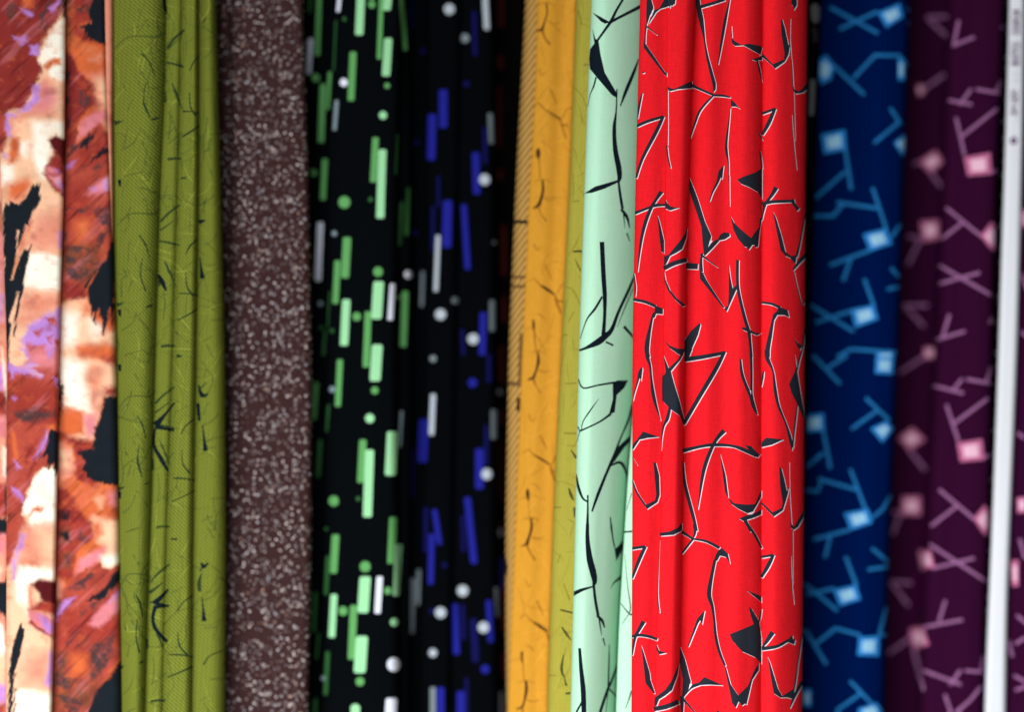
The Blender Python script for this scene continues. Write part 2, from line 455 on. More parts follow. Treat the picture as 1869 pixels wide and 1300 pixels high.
    # third quarter
    T(R3, [(632, -5, 26), (637, 50, 28), (656, 110, 17), (665, 200, 16), (676, 300, 26), (697, 390, 20), (732, 503, 4)])
    T(R3, [(598, 118, 7), (582, 160, 24), (570, 210, 15), (545, 300, 9), (532, 362, 4)]); P(R3, [(604, 120), (592, 220), (578, 190)])
    P(R3, [(562, 640), (605, 583), (722, 622), (640, 630), (590, 641)]); T(R3, [(528, 712, 12), (548, 672, 22), (577, 638, 12)])
    T(R3, [(530, 770, 3), (566, 827, 3)])
    P(R3, [(680, 806), (698, 806), (722, 900), (726, 1040), (710, 1092), (635, 1142), (615, 1115), (690, 1080), (700, 1040), (688, 900)])
    T(R3, [(528, 930, 8), (560, 1020, 14), (624, 1118, 14)])
    P(R3, [(745, 185), (765, 165), (768, 150), (752, 32), (790, 128), (860, 60), (895, -6), (910, -6), (872, 70), (806, 150), (830, 240), (870, 370), (902, 500), (898, 545), (870, 470), (800, 420), (745, 362), (742, 280)])
    T(R3, [(800, 405, 20), (780, 490, 26), (755, 540, 16), (742, 620, 8), (735, 717, 4)])
    P(R3, [(903, -10), (960, -10), (935, 50), (903, 72)])
    P(R4, [(703, 50), (770, 42), (830, 15), (860, -25), (860, 35), (800, 65), (710, 73)])
    T(R3, [(1192, 6, 24), (1130, 130, 31), (1000, 350, 30), (897, 530, 26)])
    T(R3, [(890, 722, 30), (1000, 695, 22), (1090, 680, 24), (1180, 680, 22), (1260, 690, 20), (1330, 715, 28), (1422, 757, 26)])
    P(R3, [(1335, 680), (1385, 690), (1410, 720), (1437, 745), (1452, 742), (1430, 772), (1380, 745), (1365, 715), (1350, 695)])
    T(R3, [(1188, 576, 36), (1140, 630, 26), (1105, 690, 24), (1060, 800, 28), (1030, 920, 24), (1000, 1143, 4)])
    T(R3, [(1306, 58, 12), (1315, 160, 22), (1345, 250, 22), (1380, 330, 26), (1400, 400, 28), (1427, 462, 8)]); T(R3, [(1380, -5, 20), (1385, 150, 17), (1385, 300, 17), (1392, 345, 20)])
    P(R3, [(1158, 738), (1172, 790), (1200, 900), (1220, 1060), (1260, 1100), (1350, 1110), (1410, 1105), (1430, 1060), (1457, 1000), (1457, 1050), (1420, 1120), (1395, 1160), (1355, 1172), (1290, 1140), (1240, 1105), (1195, 1020)])
    T(R3, [(893, 800, 12), (905, 950, 22), (935, 1080, 26), (970, 1210, 24), (990, 1300, 20)])
    P(R3, [(1295, 1210), (1340, 1190), (1400, 1175), (1457, 1143), (1457, 1180), (1400, 1205), (1352, 1220), (1395, 1305), (1372, 1305), (1330, 1230)])
    T(R3, [(1488, -6, 20), (1500, 60, 30), (1540, 150, 14), (1555, 280, 24), (1580, 400, 20), (1630, 520, 14), (1665, 640, 24), (1675, 718, 6)]); T(R3, [(1716, 390, 7), (1705, 470, 12), (1690, 600, 12), (1680, 700, 14)])
    P(R3, [(1655, 240), (1690, 165), (1702, 130), (1696, 20), (1712, 135), (1735, 280), (1764, 450), (1764, 500), (1720, 400), (1670, 300)]); T(R3, [(1746, -6, 7), (1725, 80, 12), (1712, 150, 8)])
    T(R3, [(1472, 148, 9), (1465, 190, 16), (1457, 260, 5)])
    P(R3, [(1457, 662), (1490, 627), (1617, 640), (1530, 680), (1457, 697)])
    P(R3, [(1585, 842), (1600, 845), (1620, 920), (1640, 1012), (1657, 975), (1645, 1040), (1612, 1150), (1545, 1197), (1525, 1170), (1600, 1135), (1610, 1100), (1590, 960)]); T(R3, [(1457, 1098, 13), (1500, 1140, 16), (1543, 1184, 14)])
    T(R3, [(1655, 800, 3), (1658, 1000, 3), (1672, 1255, 6)])
    P(R3, [(1663, 1238), (1690, 1268), (1730, 1200), (1760, 1150), (1760, 1200), (1720, 1270), (1690, 1292), (1666, 1275)])
    # lower quarter
    T(R4, [(508, 160, 20), (604, 146, 20)]); T(R4, [(605, 143, 22), (560, 240, 26), (511, 370, 15)])
    T(R4, [(703, 100, 2.5), (692, 400, 4), (690, 500, 8), (702, 607, 7)])
    T(R4, [(508, 776, 18), (560, 765, 20), (630, 775, 20), (687, 796, 18)]); T(R4, [(592, 669, 32), (555, 735, 24), (530, 790, 20), (513, 905, 8)]); P(R4, [(680, 825), (700, 873), (752, 890), (700, 901), (683, 870)])
    P(R4, [(573, 828), (590, 880), (635, 1030), (640, 1080), (672, 1172), (660, 1172), (605, 1100), (595, 1010)])
    P(R4, [(840, 955), (830, 1040), (790, 1150), (740, 1190), (700, 1215), (680, 1267), (668, 1257), (672, 1200), (740, 1150), (790, 1080)])
    T(R4, [(664, 1282, 32), (750, 1265, 34), (836, 1230, 34)])
    T(R4, [(856, 43, 24), (900, 70, 18), (938, 96, 15)]); T(R4, [(945, -10, 22), (950, 50, 18), (935, 92, 9)]); T(R4, [(935, 96, 15), (900, 140, 16), (858, 195, 14)])
    T(R4, [(935, 93, 13), (1030, 110, 18), (1122, 157, 20)]); P(R4, [(1115, 170), (1140, 158), (1180, 195), (1197, 268), (1165, 220), (1125, 210), (1105, 247), (1083, 242), (1095, 205)])
    T(R4, [(1090, 240, 20), (1065, 360, 24), (1048, 480, 32), (1070, 560, 22), (1085, 660, 16), (1095, 770, 20), (1120, 880, 20), (1160, 980, 16)])
    P(R4, [(1150, 958), (1170, 1000), (1200, 1110), (1252, 1187), (1320, 1120), (1360, 1020), (1396, 955), (1396, 1010), (1350, 1080), (1310, 1252), (1298, 1245), (1280, 1258), (1255, 1230), (1235, 1273), (1210, 1240), (1180, 1100)])
    P(R4, [(1325, 567), (1345, 580), (1388, 650), (1400, 680), (1414, 780), (1414, 967), (1370, 920), (1280, 880), (1215, 810), (1192, 760), (1290, 720), (1360, 690), (1340, 630)]); T(R4, [(1414, 580, 8), (1405, 640, 12), (1392, 680, 12)])
    P(R4, [(1310, 455), (1370, 475), (1414, 495), (1414, 537), (1370, 500)])
    P(R4, [(1020, 590), (1000, 692), (987, 662), (972, 685), (905, 850), (900, 840), (958, 670), (970, 645)])
    P(R4, [(846, 845), (880, 930), (922, 1090), (910, 1150), (880, 1192), (858, 1192), (866, 1080), (843, 950)]); T(R4, [(868, 1187, 22), (920, 1130, 26), (978, 1108, 22)])
    P(R4, [(958, 1117), (1015, 1058), (1148, 1117), (1050, 1112)]); T(R4, [(860, 1190, 30), (860, 1310, 18)]); T(R4, [(868, 1213, 18), (948, 1304, 9)])
    T(R4, [(1413, 220, 18), (1500, 204, 18)]); T(R4, [(1499, 202, 20), (1460, 280, 30), (1413, 362, 18)])
    T(R4, [(1416, 860, 28), (1520, 845, 22), (1602, 800, 20)]); T(R4, [(1492, 745, 36), (1450, 810, 26), (1420, 850, 10)]); P(R4, [(1588, 805), (1632, 763), (1634, 792), (1652, 798), (1642, 832), (1600, 815)])
    P(R4, [(1455, 912), (1475, 960), (1530, 1140), (1560, 1190), (1642, 1138), (1630, 1212), (1590, 1200), (1545, 1202), (1500, 1172), (1480, 1060)])
    T(R4, [(1620, 210, 2.5), (1625, 400, 6), (1640, 548, 4)]); T(R4, [(1632, 30, 3), (1632, 400, 3)]); T(R4, [(1699, 760, 7), (1670, 950, 9), (1650, 1100, 12), (1630, 1200, 10)]); T(R4, [(1700, 1088, 26), (1650, 1180, 22), (1613, 1274, 6)])
    T(R4, [(1322, -8, 13), (1370, 70, 20), (1416, 158, 13)]); P(R4, [(1100, 1306), (1106, 1288), (1130, 1306)])
    # every black shape is printed over a white one that is out of register
    out = Print()
    for a, c in p.items: out.items.append((a + np.array([1.15, 1.3]), 2))
    out.items += p.items
    for z, w in ((R1, [(687, 66), (672, 70), (658, 120), (668, 112)]), (R2, [(1086, 468), (1107, 470), (1087, 498), (1074, 518)]), (R3, [(1372, 288), (1382, 288), (1382, 320)]), (R3, [(1398, 1158), (1410, 1158), (1390, 1180), (1355, 1182)]), (R4, [(915, 1105), (932, 1110), (905, 1148)]), (R1, [(1458, 388), (1462, 398), (1436, 402)])):
        out.poly(z, w, 2)
    return out

red = [cloth_mat('red cotton', (236, 29, 40), 'plain', contrast=.03, period=3.3, vary=.34, bump=.2), cloth_mat('black print on red', (38, 44, 54), 'plain', contrast=.05, period=2.7), cloth_mat('white print on red', (240, 232, 240), 'rib', contrast=.03, period=2.7)]
red_fabric = thing('bright red cotton length with jagged black twig print edged in white', 'fabric')
red_print = black_on_red()
c23 = [(0, 1270), (160, 1262), (330, 1257), (480, 1253.5), (650, 1250.5), (970, 1244.7), (1130, 1242), (1300, 1238)]
c45 = [(0, 1392), (330, 1390.6), (640, 1389), (970, 1390), (1300, 1389)]
c12 = [(0, 1218), (330, 1215), (560, 1212), (830, 1208), (970, 1206.6), (1100, 1200), (1290, 1195)]
rl = [(0, 1168.5), (330, 1160), (640, 1154), (970, 1154), (1300, 1152.5)]
rr = [(0, 1474.5), (330, 1470.6), (640, 1469), (970, 1467), (1300, 1463.7)]
sh = lambda l, k: [(y, x + k) for y, x in l]
fold_mesh('fold', Fold(rl, sh(c12, 1.0), .0000, wl=10, hl=.004, wr=3, hr=.0012, back=.004, seed=1, inset=1, ripples=((.5, 20, .003, .0),)), red_print, red, red_fabric)
fold_mesh('fold', Fold(sh(c12, 0), c23, -.0025, wl=5, hl=.0012, wr=16, hr=.012, back=.03, seed=2, ripples=((.55, 20, .0035, .0),)), red_print, red, red_fabric)
fold_mesh('fold', Fold(sh(c23, -9), c45, .0095, wl=40, hl=.013, wr=20, hr=.010, back=.03, seed=3, ripples=((.74, 22, .0060, -.03), (.34, 24, .0055, .05))), red_print, red, red_fabric)
fold_mesh('fold', Fold(sh(c45, -9), rr, .016, wl=30, hl=.010, wr=60, hr=.026, back=.05, seed=4, ripples=((.35, 24, .004, .0),)), red_print, red, red_fabric)

# ================================================================== MINT FABRIC
def black_on_mint():
    p = Print(); P, T = p.poly, p.stroke
    T(R1, [(462, -8, 16), (415, 70, 18), (375, 150, 22), (330, 215, 18), (278, 288, 16)]); P(R1, [(241, 88), (300, 118), (350, 147), (372, 160), (330, 168), (300, 150)]); T(R1, [(368, 158, 22), (450, 115, 20), (600, 38, 28)])
    P(R1, [(240, 198), (262, 275), (285, 288), (300, 390), (330, 520), (412, 660), (414, 702), (380, 680), (320, 610), (270, 552), (222, 492), (218, 420), (225, 350), (255, 310)])
    T(R1, [(268, 553, 12), (250, 620, 12), (225, 680, 6), (208, 765, 4)])
    T(R1, [(418, 638, 10), (412, 800, 12), (400, 900, 26), (400, 1000, 30), (410, 1100, 36), (430, 1200, 40), (437, 1270, 34), (430, 1300, 24)])
    T(R1, [(576, 420, 10), (530, 540, 24), (480, 660, 24), (442, 763, 7)])
    T(R2, [(435, -12, 26), (430, 40, 16), (440, 130, 20), (458, 242, 20)]); P(R2, [(180, 131), (260, 80), (420, 34), (432, 48), (330, 95), (240, 125)])
    T(R2, [(448, 243, 20), (490, 300, 22), (509, 382, 5)]); T(R2, [(465, 268, 12), (475, 382, 3)]); T(R2, [(489, 415, 12), (511, 478, 5)])
    T(R2, [(310, 478, 33), (320, 700, 34), (330, 860, 32), (330, 1000, 24), (320, 1150, 30)]); T(R2, [(312, 872, 14), (260, 960, 18), (200, 1040, 10), (153, 1178, 5)])
    T(R2, [(560, 690, 16), (500, 830, 22), (430, 980, 22), (380, 1110, 30), (330, 1160, 44), (280, 1200, 46), (200, 1240, 22), (146, 1260, 16)]); T(R2, [(540, 800, 6), (480, 940, 8), (420, 1092, 3)]); T(R2, [(338, 1198, 14), (392, 1224, 14)]); T(R2, [(468, 1087, 22), (545, 1175, 18)])
    T(R3, [(140, 205, 8), (175, 270, 12), (280, 250, 12), (402, 230, 16)]); P(R3, [(388, 232), (420, 215), (500, 214), (470, 270), (417, 320), (402, 445), (360, 462), (388, 350)])
    T(R3, [(375, 455, 20), (290, 515, 12), (148, 582, 12)]); T(R3, [(286, 348, 3), (220, 440, 10), (175, 510, 8), (160, 577, 6)]); T(R3, [(134, 545, 8), (152, 582, 8)]); T(R3, [(150, 580, 6), (132, 655, 4)])
    T(R3, [(530, 385, 14), (500, 500, 16), (440, 640, 12), (400, 750, 20), (368, 826, 24)]); P(R3, [(430, 690), (535, 590), (535, 635), (470, 700), (400, 800), (370, 830), (390, 770)])
    T(R3, [(375, 810, 22), (340, 890, 20), (280, 1040, 22), (238, 1160, 12)]); T(R3, [(368, 832, 10), (430, 805, 20), (465, 830, 22), (490, 900, 14), (500, 955, 8)])
    T(R3, [(126, 890, 8), (140, 980, 20), (170, 1060, 16), (204, 1088, 12)]); T(R3, [(208, 1040, 12), (208, 1150, 14), (205, 1280, 24)]); T(R3, [(370, 1200, 8), (378, 1290, 14)])
    T(R4, [(200, -8, 24), (200, 100, 30), (215, 230, 44), (240, 330, 46), (250, 390, 34), (240, 417, 18)]); P(R4, [(242, 420), (236, 433), (170, 457), (104, 492), (104, 460), (150, 440)])
    T(R4, [(243, 410, 18), (255, 520, 20), (275, 632, 20)]); T(R4, [(264, 630, 14), (300, 660, 20), (319, 714, 9)]); T(R4, [(280, 640, 12), (290, 710, 10), (298, 768, 3)]); T(R4, [(309, 787, 12), (323, 843, 5)])
    T(R4, [(365, -10, 14), (375, 80, 10), (390, 152, 10)]); P(R4, [(465, 75), (440, 180), (400, 247), (388, 160), (410, 150)]); P(R4, [(444, 337), (440, 370), (390, 400), (353, 448), (385, 390)])
    T(R4, [(145, 856, 20), (155, 1000, 28), (170, 1150, 36), (175, 1310, 34)]); T(R4, [(162, 1232, 14), (122, 1305, 14)])
    T(R4, [(352, 830, 4), (350, 950, 10), (345, 1122, 12)]); T(R4, [(414, 960, 14), (370, 1080, 16), (340, 1150, 20), (288, 1305, 20)]); T(R4, [(345, 1138, 10), (375, 1165, 12), (408, 1208, 8)]); T(R4, [(345, 1150, 6), (328, 1305, 4)])
    return p
def black_on_mint_back():
    p = Print(); T = p.stroke
    T(R3, [(524, 1025, 6), (502, 1100, 5), (488, 1152, 4)]); T(R4, [(456, 45, 13), (515, 40, 13)]); T(R4, [(460, 200, 3), (480, 420, 6), (500, 570, 8), (490, 612, 8)]); T(R4, [(432, 543, 6), (490, 615, 10), (515, 620, 14)]); T(R4, [(490, 615, 6), (438, 692, 4)]); T(R4, [(508, 1155, 12), (480, 1240, 6), (465, 1278, 4)])
    T(R2, [(560, 200, 10), (620, 420, 16)]); T(R1, [(640, 300, 14), (590, 600, 18), (640, 800, 8)])
    return p
mint = [cloth_mat('mint cotton', (188, 239, 208), 'plain', contrast=.04, period=2.8, vary=.09), cloth_mat('black print on mint', (16, 26, 38), 'plain', contrast=.05, period=2.8)]
mint_fabric = thing('pale mint green cotton with black brush line print, left of the red fabric', 'fabric')
ml = [(0, 1080), (85, 1076), (330, 1067), (640, 1056.5), (970, 1049.5), (1300, 1041)]
mr = [(0, 1196), (600, 1170), (830, 1150), (945, 1142), (986, 1140), (1065, 1135), (1156, 1130), (1300, 1125)]
fold_mesh('fold', Fold(ml, mr, .022, wl=26, hl=.010, wr=92, hr=.050, back=.02, seed=5, ripples=((.25, 22, .0015, 0),)), black_on_mint(), mint, mint_fabric)
fold_mesh('fold', Fold(sh(mr, -1), [(0, 1230), (640, 1215), (1300, 1200)], .034, wl=20, hl=.006, back=.02, seed=6), black_on_mint_back(), mint, mint_fabric)

# ================================================================== YELLOW FABRIC
Y_1, Y_2, Y_3, Y_4 = Zm(900, 0, 3.94), Zm(900, 320, 3.94), Zm(900, 640, 3.94), Zm(900, 960, 3.824)
def thin_scribbles(p, left, right, n, seed, col, wmin=.8, wmax=2.2, lmin=25, lmax=80):
    """the fine grass-like line work of the print"""
    r = random.Random(seed); z = Zm(0, 0, 1); L, R = interp_line(left), interp_line(right)
    for i in range(n):
        y = r.uniform(-10, 1310); x = r.uniform(float(L(y)), float(R(y))); a = r.choice((r.gauss(1.2, .5), r.gauss(-1.1, .5), r.gauss(.3, .3)))
        ln = r.uniform(lmin, lmax); c = r.gauss(0, .7); w = r.uniform(wmin, wmax); pts = []
        for k in range(5):
            t = k / 4
            pts.append((x, y, w * (1 - abs(2 * t - 1) * .7))); x += math.cos(a) * ln / 4; y += math.sin(a) * ln / 4; a += c / 4
        p.stroke(z, pts, col, sub=2)

def print_on_yellow():
    p = Print(); one = Zm(0, 0, 1)
    yl = [(0, 981), (320, 967), (640, 953), (960, 940), (1300, 927)]; yr = [(0, 1052), (320, 1040), (640, 1024), (960, 1009), (1300, 999)]
    thin_scribbles(p, yl, yr, 110, 11, 3, .8, 1.8, 40, 110)
    thin_scribbles(p, yl, yr, 45, 12, 1, .6, 1.2, 20, 60)
    jr = random.Random(3)
    def at(cx, cy, pts, col=2):
        p.stroke(one, [(cx + (x + jr.uniform(-3, 3)) / 3.94, cy + (y + jr.uniform(-3, 3)) / 3.94, w * jr.uniform(.55, 1.35) / 3.94) for x, y, w in pts], col, sub=3)
    for cx, cy in ((990, 53), (982.5, 376), (973.6, 690), (962, 994.5), (952.6, 1292)):
        at(cx, cy, [(30, -190, 14), (34, -120, 18), (16, -50, 16), (0, 0, 24)]); at(cx, cy, [(-42, 14, 8), (0, 0, 22)]); at(cx, cy, [(0, 4, 20), (20, 60, 14), (58, 112, 16)], 1)
        at(cx, cy, [(-30, -180, 5), (40, -195, 6), (90, -170, 4)], 1); at(cx, cy, [(30, -60, 5), (80, -40, 6), (130, -55, 4)], 1)
    for cx, cy in ((1009, 208), (999, 528), (990, 840), (984, 1143)):
        at(cx, cy, [(-100, -80, 8), (-50, -30, 10)], 1); at(cx, cy, [(-50, -30, 10), (0, 0, 22), (60, 40, 14)]); at(cx, cy, [(60, 40, 12), (65, 80, 16), (100, 180, 10)], 1); at(cx, cy, [(60, 75, 14), (125, 90, 8)], 1); at(cx, cy, [(70, 30, 8), (100, -30, 10), (145, -52, 10)], 1)
        at(cx, cy, [(-100, -80, 5), (-140, -50, 4)], 1); at(cx, cy, [(-20, -180, 8), (10, -120, 8), (30, -70, 5)], 1); at(cx, cy, [(-100, -330, 6), (-75, -280, 8), (-50, -310, 5)], 1)
    for cx, cy in ((982.5, 280), (974, 594), (963, 904), (953, 1200)):
        at(cx, cy, [(0, -40, 18), (0, 0, 28), (4, 40, 14)]); at(cx, cy, [(4, 40, 10), (14, 180, 7)], 1); at(cx, cy, [(20, -90, 5), (60, -70, 8), (85, -40, 5)], 1); at(cx, cy, [(-70, 30, 4), (0, 10, 5)], 1)
    return p
def print_on_yellow_edge():
    p = Print()
    p.stroke(Y_2, [(150, 333, 26), (250, 336, 26)], 1); p.stroke(Y_2, [(135, 733, 22), (232, 733, 24)], 2); p.stroke(Y_2, [(132, 800, 22), (232, 800, 24)], 2)
    p.stroke(Y_2, [(203, 1135, 26), (196, 1310, 26)], 2); p.stroke(Y_3, [(196, -10, 22), (190, 250, 24)], 2); p.stroke(Y_3, [(186, 340, 30), (182, 435, 30)], 1); p.stroke(Y_3, [(100, 235, 30), (205, 245, 34)], 2)
    p.stroke(Y_4, [(80, 215, 10), (92, 290, 20), (90, 350, 8)], 1)
    return p
yellow = [cloth_mat('yellow cotton', (206, 147, 46), 'twill', contrast=.05, period=4, vary=.2), cloth_mat('brown print on yellow', (146, 94, 30), 'twill', contrast=.05, period=4),
          cloth_mat('dark print on yellow', (70, 44, 22), 'twill', contrast=.05, period=4), cloth_mat('pale print on yellow', (222, 158, 58), 'twill', contrast=.05, period=4)]
edge = [cloth_mat('undyed selvedge cotton', (170, 132, 70), 'stripe', contrast=.55, period=8.5, vary=.12), cloth_mat('edge mark black', (40, 32, 22), 'stripe', contrast=.2, period=6.4), cloth_mat('edge mark brown', (112, 84, 46), 'stripe', contrast=.3, period=6.4)]
yellow_fabric = thing('golden yellow cotton with fine branch print and a tan diagonally striped left edge', 'fabric')
yo = [(0, 959), (320, 942), (640, 928), (960, 922), (1150, 922), (1300, 924)]
yi = [(0, 981), (200, 975), (320, 967), (640, 953), (960, 940), (1300, 927)]
ye = [(0, 1062), (320, 1052), (640, 1038), (960, 1024), (1300, 1014)]
fold_mesh('selvedge', Fold(yo, sh(yi, 4), .079, wl=14, hl=.012, wr=3, hr=.001, back=.03, seed=7, inset=2), print_on_yellow_edge(), edge, yellow_fabric)['label'] = 'tan diagonally striped selvedge with dark marks'
fold_mesh('fold', Fold(yi, ye, .075, wl=6, hl=.003, wr=22, hr=.008, back=.03, seed=8, ripples=((.35, 20, .004, .05), (.8, 14, .003, -.05))), print_on_yellow(), yellow, yellow_fabric)

# ================================================================== OLIVE YELLOW STRIP
def print_on_khaki():
    p = Print(); T = p.stroke
    kl = [(0, 1052), (320, 1040), (640, 1024), (960, 1009), (1300, 999)]
    thin_scribbles(p, kl, sh(ml, 2), 80, 21, 1, .8, 2.0, 20, 70); thin_scribbles(p, kl, sh(ml, 2), 60, 22, 3, .8, 2.2, 20, 70)
    T(Y_1, [(548, 465, 20), (580, 468, 24)], 2); T(Y_1, [(610, 70, 10), (640, 180, 10)], 1); T(Y_1, [(650, 465, 14), (695, 460, 14)], 1); T(Y_1, [(575, 620, 4), (640, 690, 7), (680, 790, 5)], 1)
    T(Y_2, [(575, 548, 14), (640, 545, 16)], 2); T(Y_2, [(575, 190, 8), (620, 180, 14)], 1); T(Y_2, [(590, 600, 4), (630, 690, 10)], 2); T(Y_2, [(520, 800, 6), (580, 830, 10), (625, 930, 8)], 1); T(Y_2, [(540, 1060, 8), (580, 980, 8)], 1); T(Y_2, [(500, 1150, 10), (535, 1150, 10)], 1)
    T(Y_3, [(520, 238, 10), (600, 235, 12)], 1); T(Y_3, [(510, 595, 14), (600, 598, 14)], 1); T(Y_3, [(560, 715, 8), (600, 775, 20)], 2); T(Y_3, [(545, 990, 8), (560, 1040, 22), (580, 1080, 8)], 2); T(Y_3, [(440, 1130, 12), (490, 1130, 12)], 1); T(Y_3, [(585, 1130, 18), (588, 1200, 16)], 2)
    T(Y_4, [(468, 588, 12), (555, 610, 14)], 2); T(Y_4, [(478, 705, 8), (510, 755, 18), (545, 800, 8)], 2); T(Y_4, [(492, 900, 6), (478, 1005, 20), (500, 1070, 8), (510, 1120, 16)], 2); T(Y_4, [(505, 1175, 14), (540, 1170, 18)], 2); T(Y_4, [(490, 400, 6), (535, 520, 14)], 1); T(Y_4, [(390, 1045, 8), (440, 1050, 8)], 1); T(Y_4, [(450, 260, 8), (470, 200, 8)], 1)
    return p
khaki = [cloth_mat('khaki twill', (166, 158, 62), 'twill', contrast=.26, period=5.2, vary=.14, bump=.4), cloth_mat('brown print on khaki', (138, 126, 46), 'twill', contrast=.2, period=5.2), cloth_mat('dark print on khaki', (72, 70, 34), 'twill', contrast=.2, period=5.2), cloth_mat('pale print on khaki', (172, 164, 66), 'twill', contrast=.2, period=5.2)]
khaki_fabric = thing('narrow khaki green twill strip between the yellow and the mint fabrics', 'fabric')
fold_mesh('fold', Fold([(0, 1052), (320, 1040), (640, 1024), (960, 1009), (1300, 999)], sh(ml, 24), .036, wl=20, hl=.009, wr=30, hr=.006, back=.02, seed=9, inset=3), print_on_khaki(), khaki, khaki_fabric)

# ================================================================== LIME OLIVE FABRIC ON THE LEFT
O1, O2, O3, O4 = Zm(200, 0, 3.94), Zm(200, 320, 3.94), Zm(200, 640, 3.94), Zm(200, 960, 3.824)
o0 = [(0, 192), (330, 198), (640, 204), (970, 208), (1300, 214)]
o1 = [(0, 305), (160, 303.5), (325, 294.5), (640, 285), (960, 276), (1300, 265)]
o2 = [(0, 337), (330, 329), (640, 320.5), (960, 309), (1300, 300.7)]
o3 = [(0, 363.7), (330, 363.7), (640, 358.6), (960, 353.5), (1300, 351)]
o4 = [(0, 395), (330, 403), (640, 410.6), (960, 413), (1300, 411)]
def print_on_lime():
    p = Print(); one = Zm(0, 0, 1)
    thin_scribbles(p, o0, o4, 150, 31, 1, .7, 1.6, 15, 60); thin_scribbles(p, o0, o4, 110, 32, 3, .8, 2.4, 20, 70)
    r = random.Random(77); Lx, Rx = interp_line(o0), interp_line(o4)
    def sprig(x, y, a, ln, w, depth):
        pts = []
        for k in range(5):
            pts.append((x, y, w * (1 - .15 * k))); x += math.cos(a) * ln / 4; y += math.sin(a) * ln / 4; a += r.gauss(0, .28)
            if depth and k in (1, 3) and r.random() < .8: sprig(x, y, a + r.choice((-1, 1)) * r.uniform(.5, 1.1), ln * .6, w * .75, depth - 1)
        p.stroke(one, pts, 1, sub=2)
    for i in range(58):
        y = r.uniform(-20, 1320); sprig(r.uniform(float(Lx(y)), float(Rx(y))), y, r.choice((1.3, 1.8, -1.2, .4)) + r.gauss(0, .3), r.uniform(28, 66), r.uniform(1.8, 3.2), 2)
    A = {1: [], 2: [], 3: [], 4: []}
    A[1] = [([(40, 345, 8), (130, 265, 14), (250, 255, 14), (350, 260, 15), (412, 220, 8)], 1), ([(235, 385, 10), (290, 450, 17), (330, 550, 7)], 2), ([(95, 590, 6), (125, 650, 12)], 1), ([(262, 570, 5), (245, 680, 12), (255, 730, 15), (292, 815, 10)], 2),
            ([(298, 880, 14), (355, 866, 16)], 2), ([(180, 530, 4), (240, 640, 7), (250, 700, 10)], 1), ([(165, 715, 8), (130, 800, 8)], 1), ([(80, 1085, 7), (170, 1030, 10), (210, 950, 6)], 1), ([(210, 950, 4), (290, 1010, 5), (365, 1115, 5)], 1), ([(105, 1258, 8), (180, 1240, 10), (250, 1225, 8)], 1),
            ([(270, 145, 16), (285, 165, 8)], 1), ([(36, 905, 34), (70, 895, 16), (98, 888, 5)], 2), ([(200, 60, 5), (270, 150, 6)], 1), ([(340, 180, 6), (390, 310, 8)], 1)]
    A[2] = [([(412, 345, 20), (450, 315, 14), (500, 270, 6)], 2), ([(418, 302, 14), (470, 240, 15), (540, 182, 10)], 2), ([(412, 454, 14), (470, 465, 16), (538, 485, 14)], 2), ([(443, 590, 4), (470, 660, 20), (500, 740, 8), (522, 785, 4)], 2), ([(405, 690, 12), (405, 765, 14)], 2), ([(412, 1175, 16), (460, 1168, 18), (514, 1170, 14)], 2), ([(420, 1042, 6), (470, 1000, 8), (525, 958, 8)], 1), ([(430, 800, 6), (440, 900, 10), (425, 1010, 8)], 1)]
    A[3] = [([(642, 392, 12), (600, 440, 12), (573, 502, 8)], 2), ([(573, 640, 6), (580, 740, 12), (617, 808, 15)], 2), ([(528, 825, 12), (590, 828, 12), (647, 842, 12)], 2), ([(523, 983, 12), (580, 950, 13), (647, 903, 12)], 2), ([(543, 342, 4), (612, 292, 5)], 1), ([(518, 1270, 22), (552, 1270, 14)], 2)]
    A[4] = [([(680, 440, 8), (720, 410, 10), (752, 350, 8)], 1), ([(668, 182, 9), (692, 138, 8)], 2), ([(718, 992, 10), (795, 985, 12)], 1), ([(688, 640, 6), (742, 630, 6)], 1), ([(680, 1130, 7), (732, 1090, 6)], 1), ([(700, 1180, 6), (740, 1280, 14)], 1)]
    E = {1: (o0, o1), 2: (o1, o2), 3: (o2, o3), 4: (o3, o4)}
    jr = random.Random(9)
    for f, lst in A.items():
        L, R = interp_line(E[f][0]), interp_line(E[f][1])
        for pts, col in lst:
            for k in range(-1, 4):
                q = []
                dx, dy = jr.uniform(-3, 3), jr.uniform(-8, 8)
                for x, y, w in pts:
                    px, py = O1.pt((x, y)); a = (px - float(L(py))) / (float(R(py)) - float(L(py)))
                    y2 = py + 330 * k + dy; q.append((float(L(y2)) + a * (float(R(y2)) - float(L(y2))) + dx * .4, y2, w / 3.94 * jr.uniform(.6, 1.35)))
                p.stroke(one, q, col)
    T = p.stroke
    p.poly(O1, [(376, -10), (400, -10), (414, 60), (414, 102), (395, 80)], 4)
    T(O2, [(352, 715, 20), (380, 770, 34), (405, 830, 14)], 4)
    T(O3, [(330, 540, 54), (400, 460, 20), (468, 375, 14)], 4); T(O3, [(330, 545, 40), (400, 565, 18), (464, 577, 16)], 4); T(O3, [(328, 560, 16), (320, 680, 20), (370, 780, 32), (422, 872, 12)], 4)
    T(O4, [(310, 545, 40), (360, 500, 30), (410, 445, 14)], 4); T(O4, [(325, 560, 42), (412, 562, 14)], 4); T(O4, [(322, 560, 30), (302, 640, 24), (320, 720, 28), (402, 812, 22)], 4)
    T(O2, [(642, 335, 34), (665, 330, 22), (692, 322, 6)], 4); T(O2, [(650, 590, 8), (658, 660, 14), (668, 742, 38)], 4)
